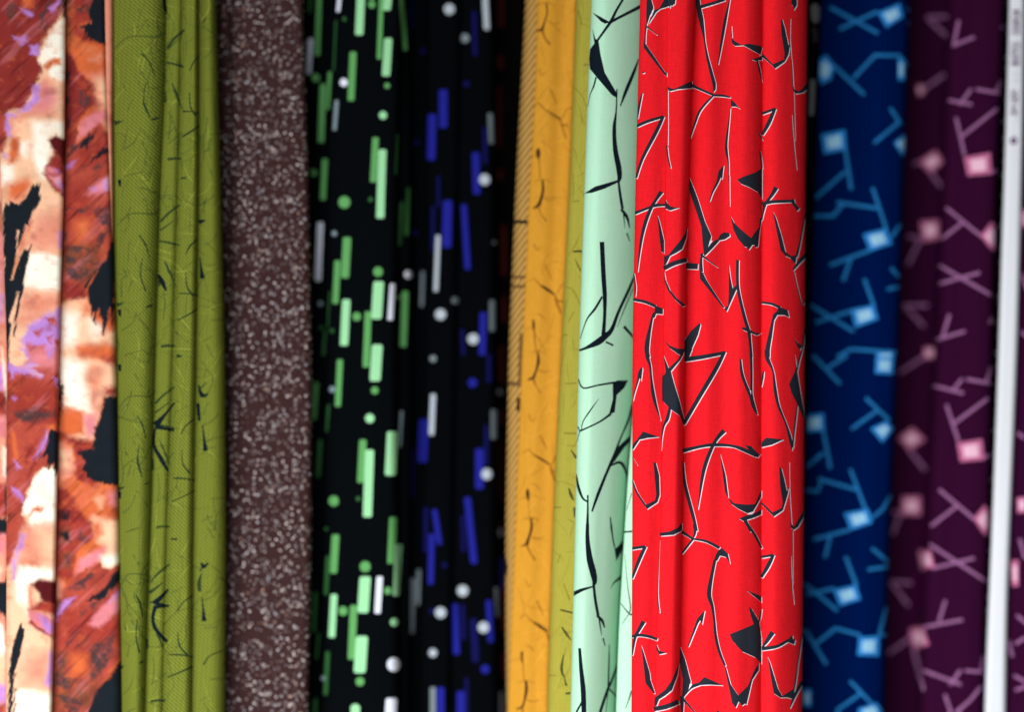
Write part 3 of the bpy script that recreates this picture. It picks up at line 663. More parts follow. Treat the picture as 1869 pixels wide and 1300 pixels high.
    T(O3, [(640, 248, 8), (665, 325, 32), (712, 308, 6)], 4); T(O3, [(636, 380, 26), (645, 505, 20)], 4); T(O3, [(668, 535, 7), (680, 640, 18), (690, 724, 38)], 4); T(O3, [(690, 660, 8), (760, 630, 10), (830, 620, 8)], 1)
    T(O4, [(640, 258, 10), (655, 287, 28), (692, 260, 6)], 4); T(O4, [(642, 335, 7), (625, 400, 28), (630, 462, 24)], 2); T(O4, [(645, 500, 7), (655, 600, 16), (660, 668, 36)], 4); T(O4, [(655, 975, 12), (700, 910, 10), (800, 870, 8)], 2)
    for z, y in ((O2, 30), (O2, 965), (O3, 100), (O3, 1015)):
        T(z, [(70, y, 26), (76, y + 50, 14)], 4)
    return p
lime = [cloth_mat('lime olive twill', (111, 121, 43), 'twill', contrast=.34, period=6.6, vary=.16, bump=.45), cloth_mat('faint print on lime', (82, 94, 38), 'twill', contrast=.2, period=5.6), cloth_mat('dark print on lime', (46, 62, 34), 'twill', contrast=.2, period=5.6), cloth_mat('pale print on lime', (138, 148, 56), 'twill', contrast=.2, period=5.6), cloth_mat('black print on lime', (14, 26, 32), 'twill', contrast=.15, period=5.6)]
lime_fabric = thing('lime olive twill gathered in four soft folds with a dark branch print', 'fabric')
lp = print_on_lime()
fold_mesh('fold', Fold(o0, o1, .034, wl=56, hl=.022, wr=30, hr=.020, back=.03, seed=10, ripples=((.62, 30, .002, 0),)), lp, lime, lime_fabric, step=6)
fold_mesh('fold', Fold(sh(o1, -6), o2, .041, wl=18, hl=.016, wr=15, hr=.014, back=.03, seed=11, inset=3), lp, lime, lime_fabric)
fold_mesh('fold', Fold(sh(o2, -6), o3, .035, wl=18, hl=.016, wr=14, hr=.016, back=.03, seed=12, inset=3), lp, lime, lime_fabric)
fold_mesh('fold', Fold(sh(o3, -5), o4, .046, wl=12, hl=.004, wr=24, hr=.018, back=.05, seed=13, inset=3), lp, lime, lime_fabric)

# ================================================================== BROWN FLECKED FABRIC
brown = [cloth_mat('brown fleck and glint tweed', (58, 36, 37), 'plain', contrast=.12, period=4, vary=.25, fleck_glints=True)]
brown_fabric = thing('dark brown tweed covered in tiny pale flecks and painted weave glints, beside the lime olive fabric', 'fabric')
fold_mesh('fold', Fold([(0, 375), (650, 385), (1300, 385)], [(0, 427), (330, 425), (650, 424), (1300, 412)], .104, wl=14, hl=.006, wr=10, hr=.008, back=.03, seed=14, inset=3), None, brown, brown_fabric)
fold_mesh('fold', Fold([(0, 423), (330, 421), (650, 417), (1300, 405)], [(0, 553), (325, 564), (650, 570), (1000, 569), (1300, 563)], .096, wl=12, hl=.006, wr=12, hr=.008, back=.05, seed=15, ripples=((.3, 30, .003, 0), (.8, 25, .003, 0)), inset=4), None, brown, brown_fabric)

# ================================================================== BLACK FABRIC WITH GREEN BARS
G1, G2 = Zm(380, 0, 2), Zm(380, 650, 2)
def print_green():
    p = Print(); b, m, d, w, g = 1, 2, 3, 4, 5
    for x, y1, y2, wd, c in [(402, -40, 205, 22, m), (478, -40, 45, 18, w), (373, -40, 48, 15, d), (555, -60, 130, 34, b), (628, -10, 218, 22, m), (655, -40, 40, 34, b), (653, 135, 280, 34, b), (525, 185, 370, 29, m), (370, 136, 272, 23, w), (415, 303, 522, 26, m), (440, 258, 402, 18, m), (465, 362, 478, 19, g),
                             (607, 498, 668, 28, m), (632, 542, 800, 34, b), (688, 485, 640, 12, d), (423, 576, 732, 25, m), (405, 808, 1028, 27, w), (503, 863, 1018, 34, m), (728, 682, 862, 18, d), (702, 735, 900, 18, d), (618, 1024, 1168, 43, b), (669, 1032, 1172, 25, w), (468, 948, 1112, 27, m), (500, 1090, 1265, 34, b), (715, 1060, 1270, 29, m), (580, 1134, 1344, 29, m), (613, 1255, 1395, 44, b), (462, 70, 260, 10, d), (440, 1060, 1200, 10, d), (425, 1200, 1300, 14, d)]:
        p.bar(G1, x, y1, y2, wd, c)
    p.bar(G1, 711, -40, 185, 22, m, tilt=7)
    for x, y, r, c in [(597, 15, 15, m), (495, 300, 16, w), (392, 283, 16, m), (653, 312, 12, m), (638, 420, 16, b), (385, 630, 14, m), (497, 738, 23, m), (593, 728, 10, d), (460, 852, 11, g), (620, 992, 19, m), (730, 1002, 16, w), (542, 1156, 17, m), (693, 1085, 9, m), (410, 1108, 10, g), (497, 68, 9, d), (412, 1196, 8, d), (452, 1208, 9, d)]:
        p.dot(G1, x, y, r, c)
    for x, y1, y2, wd, c in [(388, 93, 236, 27, m), (477, 10, 188, 26, m), (561, 303, 466, 31, m), (585, 340, 592, 37, b), (669, 273, 440, 45, b), (702, 198, 337, 16, g), (405, 303, 446, 20, d), (461, 650, 797, 31, m), (672, 586, 762, 33, m), (690, 686, 880, 30, b), (569, 803, 942, 45, b), (622, 803, 944, 27, w), (433, 728, 876, 20, d), (455, 868, 1032, 29, b), (527, 908, 1112, 31, m), (388, 860, 1012, 18, d), (557, 1021, 1162, 48, b), (432, 1078, 1242, 20, d), (665, 1248, 1400, 46, w), (388, 1250, 1400, 18, d), (436, 175, 280, 14, d), (400, 1010, 1110, 12, d)]:
        p.bar(G2, x, y1, y2, wd, c)
    for x, y, r, c in [(608, 126, 15, m), (453, 122, 13, g), (590, 228, 18, b), (458, 530, 20, m), (548, 522, 10, d), (573, 770, 21, m), (492, 932, 18, m), (655, 858, 15, m), (679, 973, 16, b), (677, 1128, 26, w), (554, 1190, 17, m), (537, 1290, 19, b), (420, 1178, 10, g), (430, 632, 8, d)]:
        p.dot(G2, x, y, r, c)
    return p
gblack = [cloth_mat('black cotton', (8, 11, 14), spec=.0, vary=.2), cloth_mat('light green print', (156, 222, 168), vary=.06), cloth_mat('mid green print', (96, 164, 96), vary=.08), cloth_mat('deep green print', (48, 98, 52), vary=.08), cloth_mat('white print on black', (226, 234, 252), vary=.05), cloth_mat('grey print on black', (130, 150, 160), vary=.05)]
green_black = thing('black fabric with upright light green bars and dots, beside the brown tweed', 'fabric')
gp = print_green()
fold_mesh('fold', Fold([(0, 535), (650, 550), (1300, 545)], [(0, 612), (650, 606), (1300, 602)], .165, wl=14, hl=.006, wr=20, hr=.006, back=.02, lean=0, seed=16, ripples=((.75, 12, .006, 0),)), gp, gblack, green_black)
fold_mesh('fold', Fold([(0, 596), (325, 594), (650, 592), (1300, 582)], [(0, 738), (325, 728), (650, 727), (1300, 731)], .112, wl=40, hl=.028, wr=18, hr=.016, back=.04, seed=17, ripples=((.7, 30, .003, 0),)), gp, gblack, green_black)
fold_mesh('fold', Fold([(0, 722), (650, 716), (1300, 716)], [(0, 748), (325, 751), (650, 752), (1300, 748)], .150, wl=8, hl=.004, wr=12, hr=.012, back=.04, seed=18, inset=3), gp, gblack, green_black)

# ================================================================== BLACK FABRIC WITH BLUE BARS
B1, B2 = Zm(700, 0, 2), Zm(700, 650, 2)
def print_blue_bars():
    p = Print(); b, d, w, g = 1, 2, 3, 4
    for x, y1, y2, wd, c, t in [(373, -40, 110, 25, w, 4), (332, 38, 206, 22, d, 2), (100, -30, 112, 17, d, 0), (218, 323, 469, 35, b, 0), (175, 413, 587, 35, b, -2), (392, 410, 527, 22, g, 2), (338, 553, 712, 31, b, 2), (370, 460, 600, 20, d, 0), (232, 728, 907, 39, b, -2), (300, 743, 987, 25, b, 7), (195, 856, 1067, 20, w, -4), (180, 750, 920, 17, d, 0), (141, 988, 1122, 16, g, -2), (362, 1138, 1300, 29, b, -2), (397, 1093, 1212, 24, g, 0), (200, 640, 760, 16, d, 0), (290, 1200, 1300, 18, d, 2), (92, 215, 345, 14, d, 0)]:
        p.bar(B1, x, y1, y2, wd, c, t)
    for x, y, r, c in [(240, 32, 21, w), (297, 138, 17, g), (369, 655, 21, w), (302, 305, 13, d), (90, 1002, 17, w), (208, 1148, 21, w), (261, 1097, 14, g), (327, 1238, 21, w), (145, 185, 11, d), (122, 518, 11, d), (115, 850, 12, d), (405, 885, 9, g)]:
        p.dot(B1, x, y, r, c)
    for x, y1, y2, wd, c, t in [(178, 136, 292, 23, w, -3), (145, 228, 392, 37, b, -3), (403, 193, 307, 26, g, 0), (350, 336, 489, 35, b, 0), (375, 250, 400, 19, d, 0), (318, 513, 762, 29, b, 12), (195, 558, 692, 24, b, 9), (153, 550, 720, 22, d, 0), (174, 648, 837, 25, b, -2), (104, 810, 1017, 24, g, -4), (127, 778, 912, 17, g, -2), (262, 903, 1094, 29, b, 4), (290, 905, 1040, 19, d, 2), (388, 890, 1050, 26, b, 4), (418, 843, 957, 26, g, 3), (332, 958, 1122, 30, d, 4), (180, 1208, 1400, 23, g, 0), (208, 1208, 1400, 33, b, 0), (282, 1223, 1400, 33, b, 0), (303, 1175, 1400, 17, d, 0), (385, -10, 100, 21, d, 0), (290, 580, 720, 18, d, 2), (105, 330, 520, 16, d, 0)]:
        p.bar(B2, x, y1, y2, wd, c, t)
    for x, y, r, c in [(325, 98, 18, b), (377, 432, 21, w), (289, 858, 21, w), (208, 938, 21, w), (365, 992, 21, w), (180, 1085, 16, w), (371, 1145, 17, b), (88, 1090, 14, d), (181, 10, 13, g), (178, 933, 12, d), (223, 765, 11, d)]:
        p.dot(B2, x, y, r, c)
    return p
def print_red_bars():
    p = Print()
    for z in (B1, B2):
        for x, y1, y2, wd in [(428, -40, 100, 26), (425, 195, 255, 26), (420, 310, 540, 24), (424, 610, 660, 26), (438, 820, 1010, 24), (440, 1080, 1180, 22)]: p.bar(z, x, y1, y2, wd, 1, 0)
        for x, y, r in [(422, 645, 14), (420, 132, 12)]: p.dot(B2, x, y, r, 2)
    p.bar(B2, 430, 1225, 1400, 16, 2, 0); p.bar(B2, 432, 735, 860, 20, 3, 0)
    return p
bblack = [cloth_mat('black cotton b', (6, 8, 11), spec=.0, vary=.2), cloth_mat('royal blue print', (30, 34, 142), vary=.08), cloth_mat('deep blue print', (14, 14, 78), vary=.08), cloth_mat('white print on blue black', (178, 190, 202), vary=.05), cloth_mat('grey print on blue black', (124, 138, 146), vary=.05)]
blue_black = thing('black fabric with royal blue bars and white dots, beside the green barred one', 'fabric')
bp_ = print_blue_bars()
fold_mesh('fold', Fold([(0, 735), (650, 738), (1300, 735)], [(0, 786), (650, 782), (1300, 772)], .190, wl=14, hl=.01, wr=14, hr=.01, back=.03, seed=19), bp_, bblack, blue_black)
fold_mesh('fold', Fold([(0, 779), (650, 774), (1300, 764)], [(0, 846), (650, 836), (1300, 826)], .158, wl=18, hl=.014, wr=18, hr=.014, back=.03, seed=20), bp_, bblack, blue_black)
fold_mesh('fold', Fold([(0, 838), (650, 828), (1300, 818)], [(0, 905), (650, 908), (1300, 912)], .166, wl=18, hl=.012, wr=20, hr=.016, back=.04, seed=21), bp_, bblack, blue_black)
rblack = [cloth_mat('black cotton c', (6, 6, 7), spec=.0, vary=.2), cloth_mat('dark red print', (56, 12, 11), vary=.08), cloth_mat('grey print on red black', (140, 140, 145), vary=.05), cloth_mat('deep blue print b', (30, 26, 90), vary=.05)]
red_black = thing('shadowed black fabric with dull red bars, just left of the yellow fabric', 'fabric')
fold_mesh('fold', Fold([(0, 886), (650, 890), (1300, 896)], [(0, 985), (650, 960), (1300, 950)], .225, wl=16, hl=.010, wr=20, hr=.01, back=.03, seed=22), print_red_bars(), rblack, red_black)

# ================================================================== BLUE FABRIC
Q1, Q2 = Zm(1450, 0, 2), Zm(1450, 650, 2)
def sticks(p, z, lst, w=12, col=1):
    for s in lst: p.stroke(z, [(x, y, w) for x, y in s], col, sub=1)
def blocks(p, z, lst, c_out=2, c_in=3):
    for q in lst:
        a = np.array(q, float); c = a.mean(0)
        p.poly(z, q, c_out)
        p.poly(z, [tuple(c + (v - c) * .6) for v in a], c_in)
def print_on_blue():
    p = Print()
    sticks(p, Q1, [[(130, 25), (305, 120)], [(165, 105), (305, 40)], [(145, 240), (255, 345)], [(215, 285), (295, 200)], [(290, 200), (388, 202)], [(380, 203), (418, 242)], [(185, 540), (207, 692)], [(187, 625), (78, 722)], [(350, 393), (387, 452)], [(290, 522), (382, 445)], [(285, 685), (337, 842)], [(155, 738), (302, 760)], [(65, 788), (142, 788)], [(140, 790), (182, 738)], [(353, 867), (387, 818)], [(130, 968), (277, 913)], [(207, 938), (178, 1026)], [(353, 978), (382, 1012)], [(338, 1056), (384, 1047)], [(255, 1018), (292, 1122)], [(78, 1177), (212, 1134)], [(58, 1113), (217, 1211)], [(156, 1304), (205, 1275)], [(205, 1275), (372, 1286)], [(410, 30), (432, 45)], [(412, 80), (432, 86)]])
    blocks(p, Q1, [[(305, 45), (385, 10), (398, 60), (335, 100)], [(86, 220), (115, 198), (147, 240), (132, 290), (100, 307), (84, 270)], [(378, 213), (403, 213), (403, 292), (378, 292)], [(98, 490), (185, 473), (190, 545), (108, 562)], [(363, 520), (402, 488), (412, 520), (395, 572)], [(250, 855), (335, 833), (357, 890), (275, 917)], [(206, 1130), (290, 1113), (306, 1165), (222, 1197)], [(298, 1288), (365, 1285), (365, 1310), (298, 1310)]])
    sticks(p, Q2, [[(68, -2), (167, 102)], [(120, 45), (192, -2)], [(260, 153), (347, 237)], [(208, 267), (302, 200)], [(105, 270), (131, 412)], [(42, 407), (106, 354)], [(204, 413), (263, 572)], [(88, 449), (227, 489)], [(97, 462), (85, 495), (38, 490)], [(283, 592), (322, 560), (352, 508)], [(68, 671), (202, 635)], [(132, 653), (112, 737)], [(283, 703), (347, 757)], [(268, 781), (343, 770)], [(187, 733), (227, 842)], [(42, 871), (147, 850)], [(38, 833), (157, 931)], [(38, 998), (117, 1127)], [(74, 1056), (152, 994)], [(150, 995), (242, 1021)], [(336, 918), (310, 1017)], [(308, 1020), (344, 1020)], [(203, 1188), (292, 1282)], [(153, 1297), (242, 1234)]])
    blocks(p, Q2, [[(297, 3), (364, 3), (359, 67), (294, 64)], [(278, 265), (335, 238), (364, 265), (320, 317)], [(38, 218), (107, 208), (110, 272), (42, 282)], [(181, 575), (270, 558), (285, 610), (205, 637)], [(143, 855), (225, 836), (242, 890), (165, 914)], [(235, 1028), (310, 1023), (307, 1097), (229, 1094)], [(232, 1290), (300, 1268), (330, 1310), (235, 1320)], [(30, 1218), (62, 1218), (62, 1282), (30, 1282)]])
    return p
navy = [cloth_mat('navy cotton', (0, 24, 80), spec=.0, vary=.15), cloth_mat('steel blue print', (36, 122, 190), vary=.4), cloth_mat('sky blue print', (48, 146, 232), vary=.3), cloth_mat('pale blue print', (166, 222, 255), vary=.25)]
navy_fabric = thing('navy blue fabric with pale blue sticks and squares, right of the red fabric', 'fabric')
nr = [(0, 1661), (325, 1650), (625, 1640), (1000, 1623), (1300, 1614)]
fold_mesh('fold', Fold([(0, 1466), (650, 1458), (1300, 1450)], nr, .178, wl=60, hl=.035, wr=14, hr=.010, back=.04, seed=23, ripples=((.75, 40, .010, 0),), lean=-.004), print_on_blue(), navy, navy_fabric)

# ================================================================== DARK EDGE PEEPING OUT BEHIND THE RED
def print_dark_edge():
    p = Print(); z = Zm(1460, 0, 3.94)
    p.poly(z, [(78, 40), (110, 20), (145, 50), (142, 140), (110, 168), (84, 140)], 1); p.poly(z, [(85, 190), (125, 200), (130, 300), (95, 310)], 2); p.poly(z, [(75, 570), (112, 570), (105, 760), (98, 830), (66, 830)], 1)
    return p
dark = [cloth_mat('black selvedge', (6, 6, 7), spec=.0), cloth_mat('grey selvedge mark', (112, 116, 118)), cloth_mat('dull selvedge mark', (48, 46, 50))]
dark_edge = thing('black fabric edge with grey smudges between the red and navy fabrics', 'fabric')
fold_mesh('fold', Fold([(0, 1450), (650, 1448), (1300, 1440)], [(0, 1499), (330, 1488), (650, 1477), (1300, 1462)], .135, wl=14, hl=.006, wr=14, hr=.012, back=.03, seed=24, inset=3), print_dark_edge(), dark, dark_edge)

# ================================================================== PURPLE FABRIC
def print_on_purple():
    p = Print()
    sticks(p, Q1, [[(600, 73), (580, 167)], [(577, 166), (657, 134)], [(562, 365), (648, 381)], [(603, 382), (646, 323)], [(663, 325), (758, 341)], [(735, 335), (762, 278)], [(590, 428), (621, 567)], [(608, 500), (742, 394)], [(720, 626), (757, 619)], [(553, 758), (682, 862)], [(538, 872), (612, 814)], [(528, 968), (717, 1077)], [(528, 1036), (677, 995)], [(566, 1148), (540, 1232)], [(518, 1241), (623, 1209)], [(753, 102), (780, 84)], [(712, 1182), (722, 1158)],
                   [(485, 63), (557, 132)], [(483, 62), (562, 59)], [(468, 326), (552, 269)], [(498, 630), (537, 682)], [(460, 874), (414, 967)], [(413, 862), (462, 870)], [(398, 1115), (487, 1115)], [(400, 1113), (472, 1192)], [(436, 600), (458, 590)]], w=10.5)
    blocks(p, Q1, [[(618, 574), (715, 556), (722, 635), (632, 642)], [(678, 860), (720, 808), (740, 830), (737, 917), (720, 914)], [(446, 308), (470, 308), (476, 342), (450, 352)], [(453, 590), (515, 548), (547, 590), (495, 632)], [(458, 808), (527, 803), (532, 870), (470, 882)], [(473, 1268), (512, 1268), (512, 1310), (473, 1310)]])
    sticks(p, Q2, [[(508, 109), (617, 136)], [(573, 132), (613, 83)], [(628, 85), (722, 101)], [(700, 96), (719, 38)], [(555, 178), (599, 312)], [(583, 246), (707, 154)], [(692, 369), (717, 361)], [(528, 488), (657, 597)], [(498, 622), (592, 549)], [(493, 688), (697, 822)], [(503, 776), (657, 739)], [(551, 893), (527, 972)], [(473, 991), (614, 964)], [(468, 1149), (608, 1201)], [(568, 1202), (607, 1148)], [(623, 1150), (692, 1156)], [(680, 1152), (690, 1098)], [(549, 1238), (572, 1304)], [(588, 1304), (640, 1260), (682, 1208)],
                   [(418, 343), (478, 417)], [(386, 578), (359, 652)], [(358, 567), (387, 579)], [(353, 825), (428, 830)], [(354, 829), (417, 912)], [(383, 62), (473, 3)], [(435, 1068), (472, 1223)], [(342, 1087), (427, 1029)]], w=10.5)
    blocks(p, Q2, [[(593, 318), (685, 303), (694, 380), (605, 387)], [(653, 595), (695, 543), (712, 570), (710, 640), (695, 657)], [(378, 300), (430, 260), (477, 305), (420, 347)], [(393, 513), (460, 513), (462, 582), (388, 582)], [(453, 713), (497, 708), (512, 772), (465, 782)], [(420, 998), (472, 988), (492, 1057), (435, 1072)]])
    return p
def print_on_purple_back():
    p = Print()
    blocks(p, Q1, [[(823, 768), (848, 760), (850, 830), (828, 832)], [(846, 200), (880, 190), (884, 240), (850, 250)]])
    blocks(p, Q2, [[(812, 518), (848, 515), (848, 572), (814, 574)], [(788, 748), (818, 746), (818, 842), (794, 842)]])
    sticks(p, Q2, [[(822, 668), (842, 742)], [(812, 948), (850, 980)], [(806, 1052), (846, 1028)], [(802, 1168), (848, 1194)], [(806, 1222), (846, 1208)], [(782, 1040), (795, 1100)], [(812, 280), (840, 300)]], w=10.5)
    for a, c in print_on_purple().items:
        if a[:, 0].min() > 1728: p.items.append((a + np.array([165, 0]), c))
    sticks(p, Q1, [[(830, 1000), (850, 1060)], [(826, 1210), (850, 1230)]], w=10.5)
    return p
plum = [cloth_mat('plum cotton', (50, 12, 44), spec=.0, vary=.15), cloth_mat('mauve print', (156, 104, 152), vary=.4), cloth_mat('pink print', (196, 108, 152), vary=.3), cloth_mat('pale pink print', (240, 192, 216), vary=.25)]
plum_fabric = thing('dark plum fabric with pink sticks and squares beside the navy one', 'fabric')
pp = print_on_purple()
fold_mesh('fold', Fold([(0, 1640), (650, 1612), (1300, 1590)], [(0, 1744), (325, 1732), (650, 1716), (1000, 1700), (1300, 1690)], .300, wl=12, hl=.006, wr=20, hr=.014, back=.03, seed=25), pp, plum, plum_fabric)
fold_mesh('fold', Fold([(0, 1729), (325, 1719), (625, 1708), (900, 1692), (1300, 1676)], [(0, 1833), (325, 1819), (625, 1810), (900, 1806), (1150, 1796), (1300, 1795)], .172, wl=30, hl=.022, wr=10, hr=.008, back=.04, seed=26, ripples=((.8, 30, .006, 0),)), pp, plum, plum_fabric)

# ---- the second plum length with the white selvedge, at the right border
plum_edge = thing('plum fabric at the right border with a broad white lettered selvedge', 'fabric')
wl_ = [(0, 1842), (250, 1835), (550, 1825), (650, 1822), (975, 1810), (1200, 1800), (1300, 1797)]
wr_ = [(0, 1870), (250, 1867), (450, 1862), (650, 1856), (900, 1846), (1100, 1838), (1300, 1835)]
white = [cloth_mat('white selvedge cotton', (236, 242, 250), contrast=.05, period=5, vary=.06)]
sel_fold = Fold(wl_, wr_, .150, wl=10, hl=.005, wr=8, hr=.004, back=.02, seed=27, inset=2)
selv = fold_mesh('selvedge', sel_fold, None, white, plum_edge)
selv['label'] = 'white selvedge with purple lettering'
fold_mesh('fold', Fold(sh(wr_, -10), [(0, 1990), (650, 1975), (1300, 1965)], .168, wl=14, hl=.006, wr=24, hr=.012, back=.04, seed=28, ripples=((.4, 30, .006, 0),)), print_on_purple_back(), plum, plum_edge)
# fringe threads at the raw edge of the selvedge
def fringe():
    r = random.Random(4); vs, fs = [], []
    for i in range(46):
        py = -20 + i * 29 + r.uniform(-10, 10); x = float(sel_fold.L(py)) + 2; ln = r.uniform(3, 9); b = len(vs)
        for dx, dy, w in ((0, 0, 1.6), (-ln * .6, r.uniform(-2, 3), 1.2), (-ln, r.uniform(-1, 9), .5)):
            for sgn in (-1, 1):
                vs.append(tuple(world_pt(np.float64(x + dx), np.float64(py + dy + sgn * w), np.float64(.151 + (dx / 9) * -.001))))
            vs.append(tuple(world_pt(np.float64(x + dx), np.float64(py + dy), np.float64(.1505 - w * .0003))))
        for k in (0, 3):
            for a, c in ((0, 1), (1, 2), (2, 0)): fs.append((b + k + a, b + k + c, b + k + 3 + c, b + k + 3 + a))
    me = bpy.data.meshes.new('fringe'); me.from_pydata(vs, [], fs); me.materials.append(white[0]); me.uv_layers.new(name='cloth')
    o = bpy.data.objects.new('fringe', me); scene.collection.objects.link(o); o.parent = selv; o['kind'] = 'stuff'
fringe()
ink = cloth_mat('purple selvedge ink', (92, 40, 96), vary=.1)
def lettering(txt, py0, py1, size, off=0, bold=0.0):
    c = bpy.data.curves.new('lettering', 'FONT'); c.body = txt; c.size = 1; c.resolution_u = 3; c.offset = bold
    o = bpy.data.objects.new('lettering', c); scene.collection.objects.link(o)
    dg = bpy.context.evaluated_depsgraph_get(); dg.update()
    me = bpy.data.meshes.new_from_object(o.evaluated_get(dg)); bpy.data.objects.remove(o)
    n = len(me.vertices); co = np.empty(n * 3); me.vertices.foreach_get('co', co); co = co.reshape(-1, 3)
    lo, hi = co.min(0), co.max(0)
    v = py0 + (co[:, 0] - lo[0]) / (hi[0] - lo[0]) * (py1 - py0)
    u = sel_fold.W * .47 + off - (co[:, 1] - (lo[1] + hi[1]) / 2) / (hi[1] - lo[1]) * size
    P = sel_fold.surf(u, v); P[:, 1] -= .0004
    me.vertices.foreach_set('co', P.astype(np.float32).ravel()); me.update()
    me.uv_layers.new(name='cloth'); me.materials.clear(); me.materials.append(ink)
    ob = bpy.data.objects.new('lettering', me); scene.collection.objects.link(ob); ob.parent = selv
lettering('RORSO', 18, 64, 17, bold=.02)
lettering('COTOUR', 76, 121, 17, bold=.02)
lettering(': :', 133, 148, 8, off=3)
lettering('YOU', 164, 188, 15, bold=.02)
lettering('ME .', 194, 218, 14)
lettering('o', 250, 264, 14, bold=.05)

# ================================================================== RUST AND PEACH PAINTED FABRIC (left border)
F1, F2, F3, F4 = Zm(0, 0, 3.94), Zm(0, 320, 3.94), Zm(0, 640, 3.94), Zm(0, 960, 3.824)
DYE = {k: np.array(lin(v)) / LIGHT for k, v in dict(R=(140, 48, 44), r=(160, 58, 48), s=(226, 146, 122), p=(246, 196, 160), c=(255, 250, 234), o=(216, 106, 60), k=(24, 31, 38), l=(186, 134, 212),
       i=(222, 132, 142), g=(78, 56, 58), m=(84, 22, 26), t=(176, 74, 60), n=(120, 70, 50)).items()}
def painted_front():
    a = []
    def A(z, c, *polys, soft=1.6, warp=5): a.extend((z, c, q, soft, warp) for q in polys)
    A(F1, 'R', [(-60, -60), (470, -60), (440, 110), (330, 260), (290, 340), (270, 420), (300, 500), (260, 600), (220, 700), (170, 790), (60, 800), (40, 850), (60, 950), (-60, 1000)], soft=2.5, warp=8)
    A(F1, 't', [(-60, 800), (40, 830), (60, 960), (20, 1100), (-60, 1100)], soft=3)
    A(F1, 'o', [(150, -30), (230, -30), (240, 50), (170, 60)], soft=3); A(F1, 'l', [(150, 60), (240, 90), (230, 125), (170, 95)], [(345, 60), (430, -10), (440, 10), (370, 90)])
    A(F1, 'g', [(50, 40), (90, 10), (125, 40), (110, 110), (70, 150), (45, 110)]); A(F1, 'g', [(330, 60), (345, 70), (290, 210), (270, 210)], [(360, -10), (380, 0), (300, 130), (285, 120)], [(345, 140), (350, 170), (310, 260), (300, 230)], [(410, 40), (450, 20), (400, 110)], soft=1.2, warp=7)
    A(F1, 'k', [(450, -30), (480, -30), (480, 150), (450, 130)])
    A(F1, 's', [(300, 540), (480, 600), (480, 870), (230, 850), (100, 870), (110, 990), (60, 960), (60, 830), (180, 790), (290, 700)], soft=5)
    A(F1, 'i', [(300, 620), (420, 640), (440, 760), (250, 780), (300, 700)], soft=9); A(F1, 'p', [(380, 560), (480, 600), (480, 860), (380, 850), (420, 700)], soft=9)
    A(F1, 'c', [(485, 130), (420, 150), (370, 220), (290, 380), (278, 440), (310, 475), (360, 430), (440, 420), (440, 460), (380, 470), (350, 500), (370, 550), (440, 580), (485, 580)], soft=2)
    A(F1, 'o', [(315, 480), (350, 425), (400, 410), (440, 425), (430, 460), (385, 448), (340, 500)], soft=2.2)
    A(F1, 'l', [(95, 260), (190, 265), (200, 300), (150, 320)], [(215, 330), (270, 310), (280, 390), (230, 390)], [(240, 610), (290, 610), (280, 690), (300, 710), (200, 800), (140, 800), (230, 720)], [(40, 820), (120, 815), (60, 860), (80, 960), (95, 990), (60, 980), (35, 880)], [(20, 1110), (60, 1110), (50, 1140)], soft=2.2, warp=8)
    A(F1, 'p', [(130, 1010), (240, 1010), (330, 1200), (310, 1400), (100, 1400), (60, 1180)], soft=7); A(F1, 'c', [(230, 870), (440, 870), (480, 920), (480, 1010), (400, 960), (350, 1000), (370, 1060), (340, 1180), (310, 1290), (260, 1200), (230, 1100), (240, 1010)], soft=4); A(F1, 'c', [(-60, 1180), (90, 1180), (100, 1330), (-60, 1330)], [(140, 1030), (200, 1020), (190, 1120), (150, 1110)], soft=5)
    A(F1, 'o', [(80, 1000), (130, 990), (140, 1120), (100, 1180), (60, 1170)], soft=3)
    A(F1, 'm', [(345, 1010), (400, 965), (480, 1010), (480, 1210), (430, 1170), (390, 1090), (370, 1060)], soft=1.8); A(F1, 'R', [(330, 1190), (400, 1090), (480, 1200), (480, 1330), (320, 1240)], soft=2.5); A(F1, 'l', [(395, 1215), (450, 1260), (440, 1310), (400, 1270)], soft=2.5); A(F1, 'i', [(340, 1200), (390, 1210), (420, 1300), (340, 1260)], soft=3)
    A(F2, 'p', [(300, 60), (480, 180), (480, 560), (150, 560), (230, 290)], soft=8); A(F2, 's', [(250, 300), (480, 220), (480, 540), (300, 550), (170, 500)], soft=12); A(F2, 'l', [(425, 420), (455, 400), (450, 520), (425, 520)], soft=4)
    A(F2, 'o', [(50, 60), (200, 20), (230, 80), (130, 210), (60, 170)], soft=6); A(F2, 'R', [(310, -10), (480, -20), (480, 170), (390, 110)], soft=1.8); A(F2, 'i', [(345, 5), (450, 0), (455, 120), (400, 80)], soft=3); A(F2, 'l', [(400, 20), (440, 40), (445, 120)], soft=2.5)
    A(F2, 'c', [(215, 570), (280, 550), (480, 600), (480, 830), (300, 825), (175, 790), (190, 650)], soft=3); A(F2, 's', [(170, 850), (480, 850), (470, 960), (200, 1080), (120, 1100), (130, 950)], soft=8)
    A(F2, 'o', [(80, 740), (100, 640), (190, 380), (230, 330), (170, 480), (110, 660), (95, 760)], soft=3)
    A(F2, 'k', [(40, 190), (60, 220), (75, 185), (130, 215), (200, 130), (240, 50), (255, 75), (265, 50), (280, 80), (290, 55), (296, 170), (230, 290), (205, 370), (190, 360), (150, 480), (125, 530), (130, 400), (115, 560), (90, 700), (75, 750), (95, 745), (140, 590), (180, 530), (205, 545), (226, 500), (190, 640), (178, 750), (160, 850), (125, 830), (100, 900), (75, 1050), (60, 1400), (45, 1400), (30, 700), (20, 400), (25, 250)], soft=.8, warp=3)
    A(F2, 'k', [(160, 840), (140, 950), (105, 1160), (92, 1160), (110, 1000), (135, 850)], soft=.8, warp=3)
